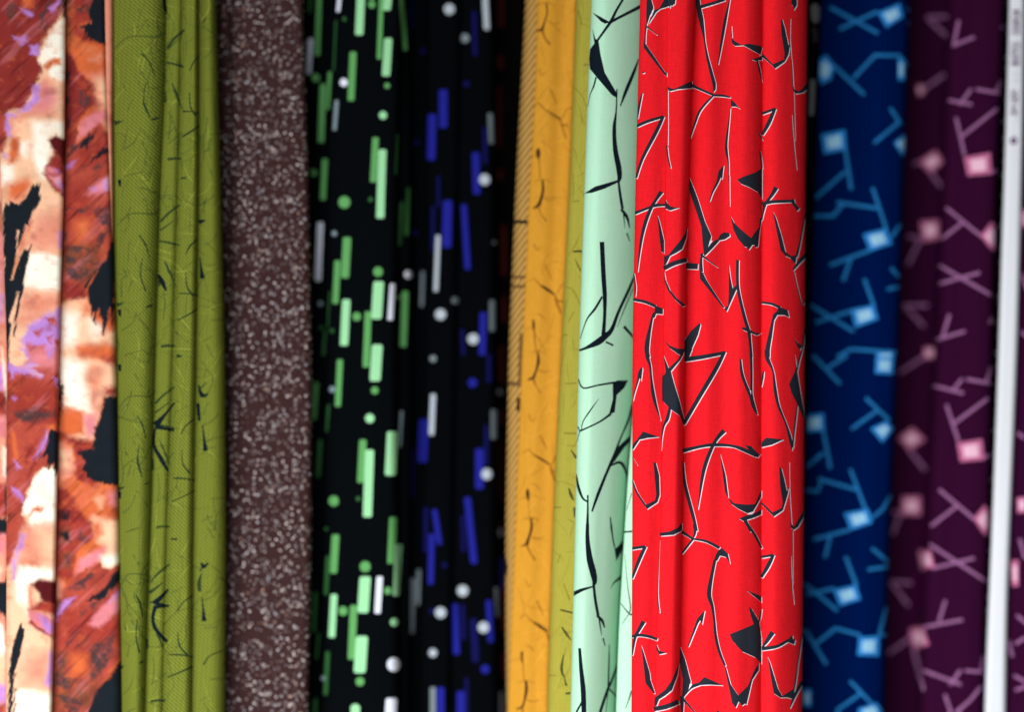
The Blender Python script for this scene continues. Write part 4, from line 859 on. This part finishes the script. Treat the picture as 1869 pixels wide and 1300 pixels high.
    A(F2, 'l', [(470, 940), (350, 980), (270, 1040), (200, 1080), (160, 1170), (155, 1320), (470, 1320)], soft=2.5, warp=10); A(F2, 't', [(185, 1220), (320, 1225), (325, 1310), (175, 1310)], [(230, 1120), (300, 1110), (270, 1160)], [(330, 1030), (390, 1020), (400, 1080), (350, 1060)], [(340, 1160), (375, 1150), (360, 1210)], [(390, 1190), (440, 1180), (440, 1260), (400, 1260)], soft=2, warp=8)
    A(F3, 't', [(20, 90), (130, 110), (300, 0), (470, -20), (470, 600), (420, 820), (300, 850), (200, 1000), (170, 1180), (200, 1260), (40, 1290)], soft=2.5, warp=7); A(F3, 'i', [(160, -10), (420, -10), (420, 120), (240, 110)], soft=8); A(F3, 'r', [(80, 230), (420, 240), (420, 520), (80, 500)], soft=12)
    A(F3, 'p', [(70, -20), (170, -20), (200, 60), (120, 110), (70, 80)], soft=3); A(F3, 'l', [(60, 90), (120, 110), (240, 80), (270, 95), (210, 130), (320, 180), (300, 200), (110, 160), (90, 200), (60, 150)], [(340, -10), (400, -10), (360, 60)], [(385, 190), (415, 200), (410, 270)], [(150, -10), (180, -10), (220, 60), (190, 60)], soft=2, warp=8)
    A(F3, 'g', [(100, 450), (180, 430), (280, 430), (400, 435), (410, 460), (330, 490), (240, 520), (170, 510), (110, 480)], soft=3, warp=8); A(F3, 'g', [(220, 420), (320, 390), (320, 405), (240, 430)], soft=3)
    A(F3, 'o', [(75, 560), (105, 600), (140, 800), (110, 780)], [(340, 540), (410, 530), (400, 580), (350, 580)], soft=2.5); A(F3, 'l', [(340, 580), (352, 620), (270, 780), (240, 790)], soft=3); A(F3, 'R', [(190, 700), (260, 640), (220, 760), (170, 840)], [(240, 780), (300, 740), (200, 930), (180, 950)], soft=2, warp=8)
    A(F3, 'c', [(400, 850), (480, 900), (480, 1310), (205, 1310), (220, 1180), (165, 1180), (180, 1090), (240, 930), (310, 850)], soft=2); A(F3, 'o', [(205, 1190), (235, 1130), (270, 1115), (315, 1140), (300, 1160), (250, 1155), (210, 1190)], soft=2.2)
    A(F3, 'k', [(370, 570), (430, 600), (430, 840), (400, 910), (392, 815), (380, 850), (372, 820), (350, 855), (345, 820), (325, 845), (330, 760), (270, 800), (330, 700)], soft=1, warp=4)
    A(F3, 'l', [(90, 980), (130, 1000), (170, 1060), (160, 1100), (100, 1030)], [(105, 790), (150, 840), (120, 850)], [(90, 330), (120, 340), (110, 360)], soft=2.2)
    A(F4, 't', [(20, -20), (170, -20), (120, 150), (70, 270), (20, 300)], soft=2.5); A(F4, 's', [(170, -10), (480, -10), (480, 300), (120, 290), (110, 220)], soft=6); A(F4, 'p', [(250, 20), (480, 0), (480, 290), (300, 280)], soft=10); A(F4, 'l', [(150, 60), (178, 60), (160, 150), (110, 230), (105, 190)], [(85, 240), (110, 230), (105, 380), (88, 380)], soft=3)
    A(F4, 'c', [(140, 290), (480, 300), (480, 380), (300, 370), (220, 420), (220, 560), (190, 620), (110, 580), (110, 380)], soft=4); A(F4, 'p', [(70, 520), (190, 560), (200, 700), (110, 760), (70, 700)], soft=6); A(F4, 'o', [(195, 420), (225, 400), (235, 560), (205, 580)], soft=4)
    A(F4, 'm', [(215, 410), (270, 370), (480, 400), (480, 570), (330, 560), (280, 520), (270, 470)], soft=2); A(F4, 'r', [(220, 570), (280, 530), (480, 560), (480, 650), (300, 610), (200, 600)], soft=2.5); A(F4, 'i', [(195, 590), (280, 610), (480, 700), (480, 830), (370, 800), (270, 740), (210, 680)], soft=2); A(F4, 'R', [(200, 680), (270, 740), (380, 800), (375, 780), (280, 720), (215, 660)], soft=1.5); A(F4, 'l', [(265, 620), (310, 640), (375, 700), (370, 740), (320, 740)], soft=3)
    A(F4, 'p', [(170, 720), (200, 700), (280, 760), (480, 820), (480, 1150), (110, 1160), (90, 1100), (120, 950)], soft=3); A(F4, 's', [(180, 900), (350, 880), (330, 1120), (150, 1120)], soft=14); A(F4, 'l', [(350, 870), (375, 900), (362, 1140), (310, 1100), (340, 1000)], soft=3)
    A(F4, 'c', [(110, 1180), (150, 1150), (260, 1165), (480, 1190), (480, 1400), (100, 1400)], soft=4); A(F4, 'k', [(148, 690), (160, 715), (172, 720), (165, 800), (100, 1050), (80, 1400), (48, 1400), (70, 950), (80, 850)], soft=1, warp=4); A(F4, 'k', [(105, 1140), (122, 1135), (95, 1295)], soft=1)
    return a
def painted_side():
    a = []
    def A(z, c, *polys, soft=1.6, warp=5): a.extend((z, c, q, soft, warp) for q in polys)
    A(F2, 'p', [(-60, -60), (20, -60), (28, 700), (-60, 700)], soft=4); A(F2, 'r', [(-40, 150), (14, 200), (20, 420), (-40, 420)], soft=4); A(F2, 'i', [(-40, 420), (25, 420), (25, 800), (-40, 800)], soft=6); A(F2, 'l', [(-40, 840), (25, 860), (25, 1060), (-40, 1060)], soft=4); A(F2, 's', [(-40, 1060), (45, 1060), (45, 1400), (-40, 1400)], soft=5)
    A(F3, 'l', [(-40, 100), (20, 120), (30, 290), (-40, 290)], soft=4); A(F3, 'c', [(10, -20), (48, 200), (72, 400), (40, 330)], soft=2); A(F3, 'R', [(-40, 290), (40, 300), (50, 480), (-40, 460)], soft=3); A(F3, 'i', [(-40, 460), (45, 480), (40, 620), (-40, 620)], soft=4); A(F3, 'c', [(18, 690), (48, 700), (42, 920), (25, 900)], soft=2); A(F3, 'k', [(55, 630), (80, 640), (100, 850), (60, 960), (48, 940), (52, 800)], soft=1.2); A(F3, 'r', [(-40, 950), (50, 960), (60, 1200), (-40, 1200)], soft=3); A(F3, 'k', [(38, 950), (50, 1020), (75, 1170), (55, 1210), (35, 1100)], [(-40, 1200), (60, 1220), (60, 1330), (-40, 1330)], soft=1.5)
    A(F4, 'i', [(-40, 60), (40, 60), (30, 200), (-40, 200)], soft=3); A(F4, 'k', [(-40, 390), (40, 390), (60, 200), (75, 400), (70, 600), (45, 665), (-40, 560)], soft=1.2); A(F4, 'c', [(-40, 640), (20, 700), (45, 860), (20, 960), (-40, 900)], soft=3); A(F4, 'r', [(45, 660), (75, 600), (85, 820), (60, 860)], soft=2); A(F4, 'p', [(-40, 900), (50, 900), (40, 1120), (-40, 1120)], soft=5); A(F4, 'l', [(-40, 1120), (45, 1110), (40, 1250), (-40, 1230)], soft=4); A(F4, 'r', [(-40, 1240), (45, 1250), (45, 1400), (-40, 1400)], soft=4)
    return a
def painted_second():
    a = []
    def A(z, c, *polys, soft=1.6, warp=5): a.extend((z, c, q, soft, warp) for q in polys)
    A(F1, 'n', [(470, -40), (530, -40), (530, 300), (470, 380)], soft=5); A(F1, 'r', [(530, -40), (700, -40), (650, 150), (560, 180), (720, 310), (600, 290), (530, 240), (510, 150)], soft=3)
    A(F1, 'R', [(460, 360), (520, 400), (560, 500), (650, 580), (690, 640), (690, 740), (620, 800), (560, 870), (540, 1050), (460, 1110)], soft=2.2, warp=8); A(F1, 'm', [(460, 380), (510, 400), (520, 600), (500, 900), (460, 1000)], soft=7)
    A(F1, 'g', [(545, 50), (650, 30), (660, 90), (560, 85)], soft=2.5, warp=8); A(F1, 'k', [(670, -40), (770, -40), (770, 330), (700, 300), (620, 250), (580, 190), (650, 160), (640, 60)], soft=1.3, warp=6)
    A(F1, 's', [(640, 540), (740, 520), (780, 600), (790, 860), (700, 800), (690, 640)], soft=6); A(F1, 'p', [(700, 580), (790, 580), (800, 900), (740, 800)], soft=6); A(F1, 'i', [(690, 800), (770, 780), (770, 860), (640, 950), (550, 1000), (570, 880)], soft=2.5); A(F1, 'p', [(740, 880), (820, 880), (790, 970)], soft=4); A(F1, 's', [(650, 420), (740, 400), (700, 440)], soft=5)
    A(F1, 'g', [(565, 650), (600, 655), (660, 720), (620, 770), (565, 750)], soft=1.8, warp=7); A(F1, 'k', [(470, 500), (500, 520), (490, 580), (470, 600)], [(470, 690), (495, 720), (480, 760)], [(470, 850), (505, 870), (490, 920)], soft=2)
    A(F1, 't', [(460, 1110), (720, 895), (760, 950), (820, 960), (820, 1400), (460, 1400)], soft=1.8, warp=6); A(F1, 'r', [(560, 1060), (800, 960), (800, 1180), (560, 1250)], soft=9)
    A(F1, 'k', [(705, 925), (640, 1040), (620, 1080), (610, 1040), (560, 1060), (500, 1120), (600, 1010)], [(790, 1030), (790, 1100), (730, 1120), (640, 1180), (700, 1110)], soft=1.2, warp=6); A(F1, 'g', [(770, 1150), (700, 1230), (650, 1250), (690, 1190)], [(520, 1040), (600, 1010), (520, 1100), (480, 1130)], [(590, 1200), (640, 1180), (580, 1250)], soft=1.4, warp=8); A(F1, 'l', [(540, 1160), (480, 1230), (465, 1200)], soft=3)
    A(F2, 't', [(440, -40), (820, -40), (820, 350), (840, 520), (620, 800), (440, 850)], soft=3); A(F2, 'r', [(460, 60), (640, 40), (660, 300), (460, 330)], soft=10); A(F2, 'i', [(660, 80), (820, -20), (820, 80), (720, 130), (640, 140)], soft=3); A(F2, 'l', [(650, 90), (700, 85), (690, 120)], [(740, 40), (780, 20), (770, 100), (740, 110)], soft=3)
    A(F2, 'n', [(450, 490), (720, 500), (720, 700), (600, 800), (450, 700)], soft=6); A(F2, 'o', [(540, 330), (640, 320), (650, 450), (560, 480)], soft=7)
    A(F2, 'g', [(530, 255), (600, 240), (680, 185), (640, 240), (590, 275)], [(680, 250), (800, 215), (800, 420), (770, 430), (720, 520), (685, 460), (735, 380), (680, 300)], [(450, 515), (600, 520), (690, 545), (560, 545)], [(450, 570), (540, 590), (550, 640), (480, 620)], [(450, 655), (560, 660), (645, 680), (630, 720), (560, 775), (510, 735)], [(600, 615), (745, 630), (700, 645)], [(450, 390), (485, 420), (470, 470), (450, 470)], [(455, 240), (520, 225), (480, 280)], soft=1.6, warp=10)
    A(F2, 'R', [(450, 760), (620, 800), (640, 890), (450, 920)], soft=5); A(F2, 'p', [(430, 920), (630, 890), (680, 1070), (740, 1140), (850, 1100), (850, 1400), (430, 1400)], soft=4); A(F2, 'o', [(560, 1230), (760, 1210), (840, 1260), (840, 1330), (560, 1330)], [(580, 920), (640, 900), (660, 980), (600, 1000)], soft=6); A(F2, 'c', [(430, 980), (560, 1000), (540, 1200), (430, 1240)], [(640, 1050), (740, 1100), (680, 1180)], soft=7)
    A(F2, 'k', [(800, 480), (850, 480), (820, 960), (812, 1130), (800, 1040), (790, 960), (745, 1150), (735, 1040), (718, 1000), (712, 960), (690, 985), (684, 1070), (672, 985), (655, 1045), (650, 930), (635, 880), (630, 810), (700, 690), (625, 810), (610, 800), (690, 680), (760, 600)], soft=1, warp=4)
    A(F3, 'p', [(420, 20), (850, 100), (850, 340), (740, 340), (700, 500), (670, 650), (420, 630)], soft=5); A(F3, 'o', [(560, -20), (850, 0), (850, 90), (700, 60)], [(640, 130), (700, 130), (690, 260), (650, 260)], soft=6); A(F3, 't', [(720, 40), (850, 50), (850, 100), (760, 90)], [(740, 260), (850, 260), (850, 330), (750, 320)], soft=4); A(F3, 's', [(640, 120), (740, 130), (700, 420), (640, 440)], soft=8); A(F3, 'c', [(420, 40), (540, 70), (620, 110), (600, 200), (650, 440), (580, 450), (470, 390), (420, 220)], soft=6)
    A(F3, 'o', [(420, 400), (500, 410), (600, 440), (610, 600), (420, 630)], soft=3); A(F3, 'i', [(600, 460), (700, 450), (680, 600), (630, 640)], soft=3); A(F3, 's', [(410, 640), (540, 720), (540, 960), (410, 960)], soft=6); A(F3, 'p', [(410, 700), (500, 740), (490, 850), (410, 830)], soft=6); A(F3, 'R', [(410, 580), (560, 640), (670, 650), (670, 720), (530, 680), (410, 640)], soft=3)
    A(F3, 'o', [(430, 940), (540, 900), (880, 990), (880, 1330), (640, 1330), (560, 1150)], soft=3); A(F3, 'r', [(530, 670), (680, 690), (680, 960), (700, 980), (600, 960), (550, 900), (535, 800)], soft=2.2, warp=7)
    A(F3, 'k', [(745, 330), (860, 330), (870, 980), (720, 960), (620, 900), (590, 850), (620, 810), (560, 740), (580, 705), (670, 710), (680, 600), (675, 560), (700, 540), (720, 440)], soft=1.2, warp=5)
    A(F3, 'R', [(400, 990), (490, 1000), (540, 1100), (640, 1240), (650, 1310), (400, 1310)], soft=3, warp=7); A(F3, 'k', [(440, 1150), (490, 1150), (492, 1220), (450, 1260), (428, 1220)], soft=2.5); A(F3, 'p', [(660, 1200), (860, 1230), (860, 1330), (640, 1270)], [(690, 1070), (740, 1060), (720, 1130)], soft=5); A(F3, 'i', [(780, 1030), (850, 1010), (850, 1130), (790, 1100)], soft=5); A(F3, 'k', [(418, 210), (455, 260), (462, 400), (418, 530)], soft=1.4)
    A(F4, 'r', [(390, -30), (650, -30), (660, 100), (560, 150), (530, 200), (520, 340), (470, 400), (390, 350)], soft=2.5, warp=7); A(F4, 'n', [(400, 20), (480, 0), (500, 120), (420, 140)], [(430, 190), (510, 180), (500, 300), (430, 300)], soft=4); A(F4, 'p', [(660, -20), (860, -20), (860, 250), (740, 300), (700, 240), (740, 150), (680, 110)], soft=5); A(F4, 'o', [(580, 140), (660, 90), (650, 200), (560, 240)], [(640, -20), (700, -20), (720, 60), (670, 90)], soft=4); A(F4, 'i', [(560, 230), (740, 140), (720, 230), (640, 280), (520, 350)], soft=3); A(F4, 'c', [(710, 220), (860, 200), (860, 260), (740, 300)], soft=5)
    A(F4, 'k', [(412, 50), (470, 35), (490, 110), (440, 95)], soft=2); A(F4, 'g', [(560, 30), (632, 100), (580, 140), (545, 100)], [(450, 205), (490, 210), (480, 272), (455, 260)], soft=1.8, warp=6)
    A(F4, 't', [(380, 490), (520, 360), (700, 245), (725, 300), (760, 285), (770, 300), (860, 250), (860, 640), (860, 900), (720, 1080), (640, 1400), (370, 1400)], soft=1.5, warp=6); A(F4, 'r', [(420, 560), (840, 600), (840, 800), (400, 820)], soft=12); A(F4, 's', [(370, 350), (440, 400), (420, 500), (370, 510)], soft=4); A(F4, 'n', [(370, 520), (450, 500), (450, 580), (370, 610)], soft=4); A(F4, 'l', [(450, 520), (525, 500), (470, 560), (380, 670), (390, 620)], soft=2.5)
    A(F4, 'g', [(645, 310), (660, 350), (600, 400), (600, 445), (575, 440), (510, 462), (480, 440)], [(620, 560), (740, 500), (640, 590)], [(550, 600), (610, 590), (560, 640)], [(450, 820), (520, 790), (470, 850)], [(560, 820), (620, 770), (590, 840), (520, 860)], soft=1.3, warp=8); A(F4, 'k', [(850, 280), (850, 380), (760, 460), (740, 500), (640, 530), (610, 525), (740, 420), (780, 350)], soft=1.2, warp=5); A(F4, 'i', [(860, 440), (860, 560), (690, 720), (620, 690), (680, 600)], soft=2.5, warp=6); A(F4, 'l', [(840, 440), (860, 440), (800, 520), (760, 540)], soft=3)
    A(F4, 'n', [(380, 880), (660, 860), (700, 1080), (640, 1280), (380, 1280)], soft=7); A(F4, 'r', [(480, 860), (640, 840), (620, 1060), (470, 1060)], soft=6); A(F4, 'o', [(505, 900), (600, 900), (600, 1040), (490, 1050)], soft=7)
    A(F4, 'g', [(640, 840), (800, 750), (780, 930), (700, 1040), (630, 1085), (640, 960)], [(370, 1020), (420, 1040), (560, 1090), (400, 1115), (370, 1100)], [(380, 1180), (580, 1220), (570, 1250), (460, 1235)], [(410, 1110), (500, 1120), (490, 1160), (430, 1150)], [(420, 940), (460, 950), (440, 1010)], [(440, 1250), (560, 1265), (540, 1310), (450, 1310)], soft=1.6, warp=10)
    A(F4, 'k', [(870, 930), (870, 1400), (570, 1400), (650, 1220), (690, 1130), (760, 1060), (830, 950)], soft=1.2, warp=5)
    return a

def painted_fold(name, fold, layers, base, mat, parent, step=1.9):
    W, F = fold.W, fold.F
    e = fold.columns(step)
    cols = e; rows = np.concatenate([np.linspace(Y0, -20, 60), np.linspace(-18, 1318, int(1336 / 1.9)), np.linspace(1320, Y1, 60)])
    uu, vv = np.meshgrid(cols, rows); u, v = uu.ravel(), vv.ravel()
    fu, fv = fold.fold_uv(u, v)
    L, R = fold.L(fv), fold.R(fv)
    X = L + fu / W * (R - L); Y = fv
    col = np.repeat(DYE[base][None], len(u), 0)
    n1 = fbm(X / 9, Y / 9, 4); n2 = fbm(X / 9 + 90, Y / 9 + 40, 4); n3 = fbm(X / 3.2 + 20, Y / 3.2, 2); n4 = fbm((X * .93 + Y * .37) / 3.4, (Y * .93 - X * .37) / 44, 2)
    for z, c, q, soft, warp in layers:
        P = np.array([z.pt(t) for t in q])
        lo, hi = P.min(0) - 10, P.max(0) + 10
        s = np.nonzero((X > lo[0]) & (X < hi[0]) & (Y > lo[1]) & (Y < hi[1]))[0]
        if not len(s): continue
        d = sdist(P, X[s] + n1[s] * warp * 1.3, Y[s] + n2[s] * warp * 1.3) + (n4[s] * 9 if c == 'k' else n3[s] * warp * .2)
        al = np.clip(d / (soft * 2.0 + .8) * .5 + .5, 0, 1); al = al * al * (3 - 2 * al)
        if c in 'gn': al = al * np.clip(.85 + n1[s] * 1.6, 0, 1)
        col[s] = col[s] * (1 - al[:, None]) + DYE[c] * al[:, None]
    # uneven take-up of the dye: mottling and dry-brush streaks
    p_, q_ = (X + Y) * .7071, (X - Y) * .7071          # strokes sweep up to the right
    st = fbm(p_ / 4.5, q_ / 50 + 5, 3); bl = fbm(X / 17 + 50, Y / 12 + 9, 4); lum = col.mean(1)
    def mixin(c, a):
        nonlocal col
        a = (np.clip(a, 0, 1) * np.clip((lum - .03) / .06, 0, 1))[:, None]; col = col * (1 - a) + DYE[c] * a
    mid = np.clip((.62 - lum) / .2, 0, 1)
    rust = np.clip((.34 - lum) / .12, 0, 1)
    mixin('R', (fbm(X / 30 + 3, Y / 24 + 8, 3) - .04) * 3 * mid * .5); mixin('o', (bl - .08) * 4 * .35)
    mixin('m', (fbm(p_ / 6 + 30, q_ / 60, 3) - .05) * 4 * rust * .65); mixin('i', (fbm(p_ / 8 + 60, q_ / 60 + 4, 2) - .1) * 4 * rust * .45)
    mixin('p', (fbm(X / 40 + 7, Y / 22 + 70, 2) - .08) * 3 * .45 * (1 - rust))
    col *= (1 + .35 * fbm(X / 30, Y / 20, 2) + .06 * fbm(X / 2.5, Y / 11, 2))[:, None]
    col = np.clip(col, .002, .9)
    nc, nr = len(cols), len(rows)
    i = (np.arange(nr - 1)[:, None] * nc + np.arange(nc - 1)[None]).ravel()
    tris = np.concatenate([np.stack([i, i + 1, i + nc + 1], 1), np.stack([i, i + nc + 1, i + nc], 1)])
    return finish_mesh(name, fold, np.stack([u, v], 1), tris, [mat], np.zeros(len(tris), int), parent, col)
paint_mat = cloth_mat('painted cotton', None, 'plain', attr=True, contrast=.04, period=3, vary=.08)
painted_fabric = thing('rust, peach and black brush painted fabric at the left border', 'fabric')
f01 = [(0, -12), (290, 0), (330, 2), (650, 13), (970, 12), (1300, 11)]
f12 = [(0, 120.5), (330, 118), (640, 108), (970, 104), (1300, 95.5)]
f2e = [(0, 194), (150, 197), (330, 205), (650, 213), (970, 218), (1300, 223)]
painted_fold('fold', Fold([(0, -150), (650, -140), (1300, -135)], sh(f01, 5), .040, wl=20, hl=.008, wr=12, hr=.006, back=.03, seed=30, inset=3), [(Zm(z.x0 - 128, z.y0, z.k), c, q, so, wa) for z, c, q, so, wa in painted_front()] + painted_side(), 's', paint_mat, painted_fabric, step=2.5)
painted_fold('fold', Fold(f01, f12, .024, wl=14, hl=.006, wr=12, hr=.007, back=.03, seed=31, inset=4, ripples=((.6, 34, .0025, 0),)), painted_front(), 'p', paint_mat, painted_fabric)
painted_fold('fold', Fold(sh(f12, -8), f2e, .034, wl=18, hl=.008, wr=16, hr=.011, back=.05, seed=32, inset=4, ripples=((.5, 26, .002, 0),)), painted_second(), 'o', paint_mat, painted_fabric)
painted_fold('turned_edge', Fold([(0, 188), (330, 195), (650, 199), (1300, 206)], [(0, 206), (150, 206.5), (240, 205), (330, 207), (500, 207), (650, 209), (1300, 216)], .037, wl=4, hl=.002, wr=7, hr=.006, back=.02, seed=33, inset=2), [], 's', paint_mat, painted_fabric, step=2.5)
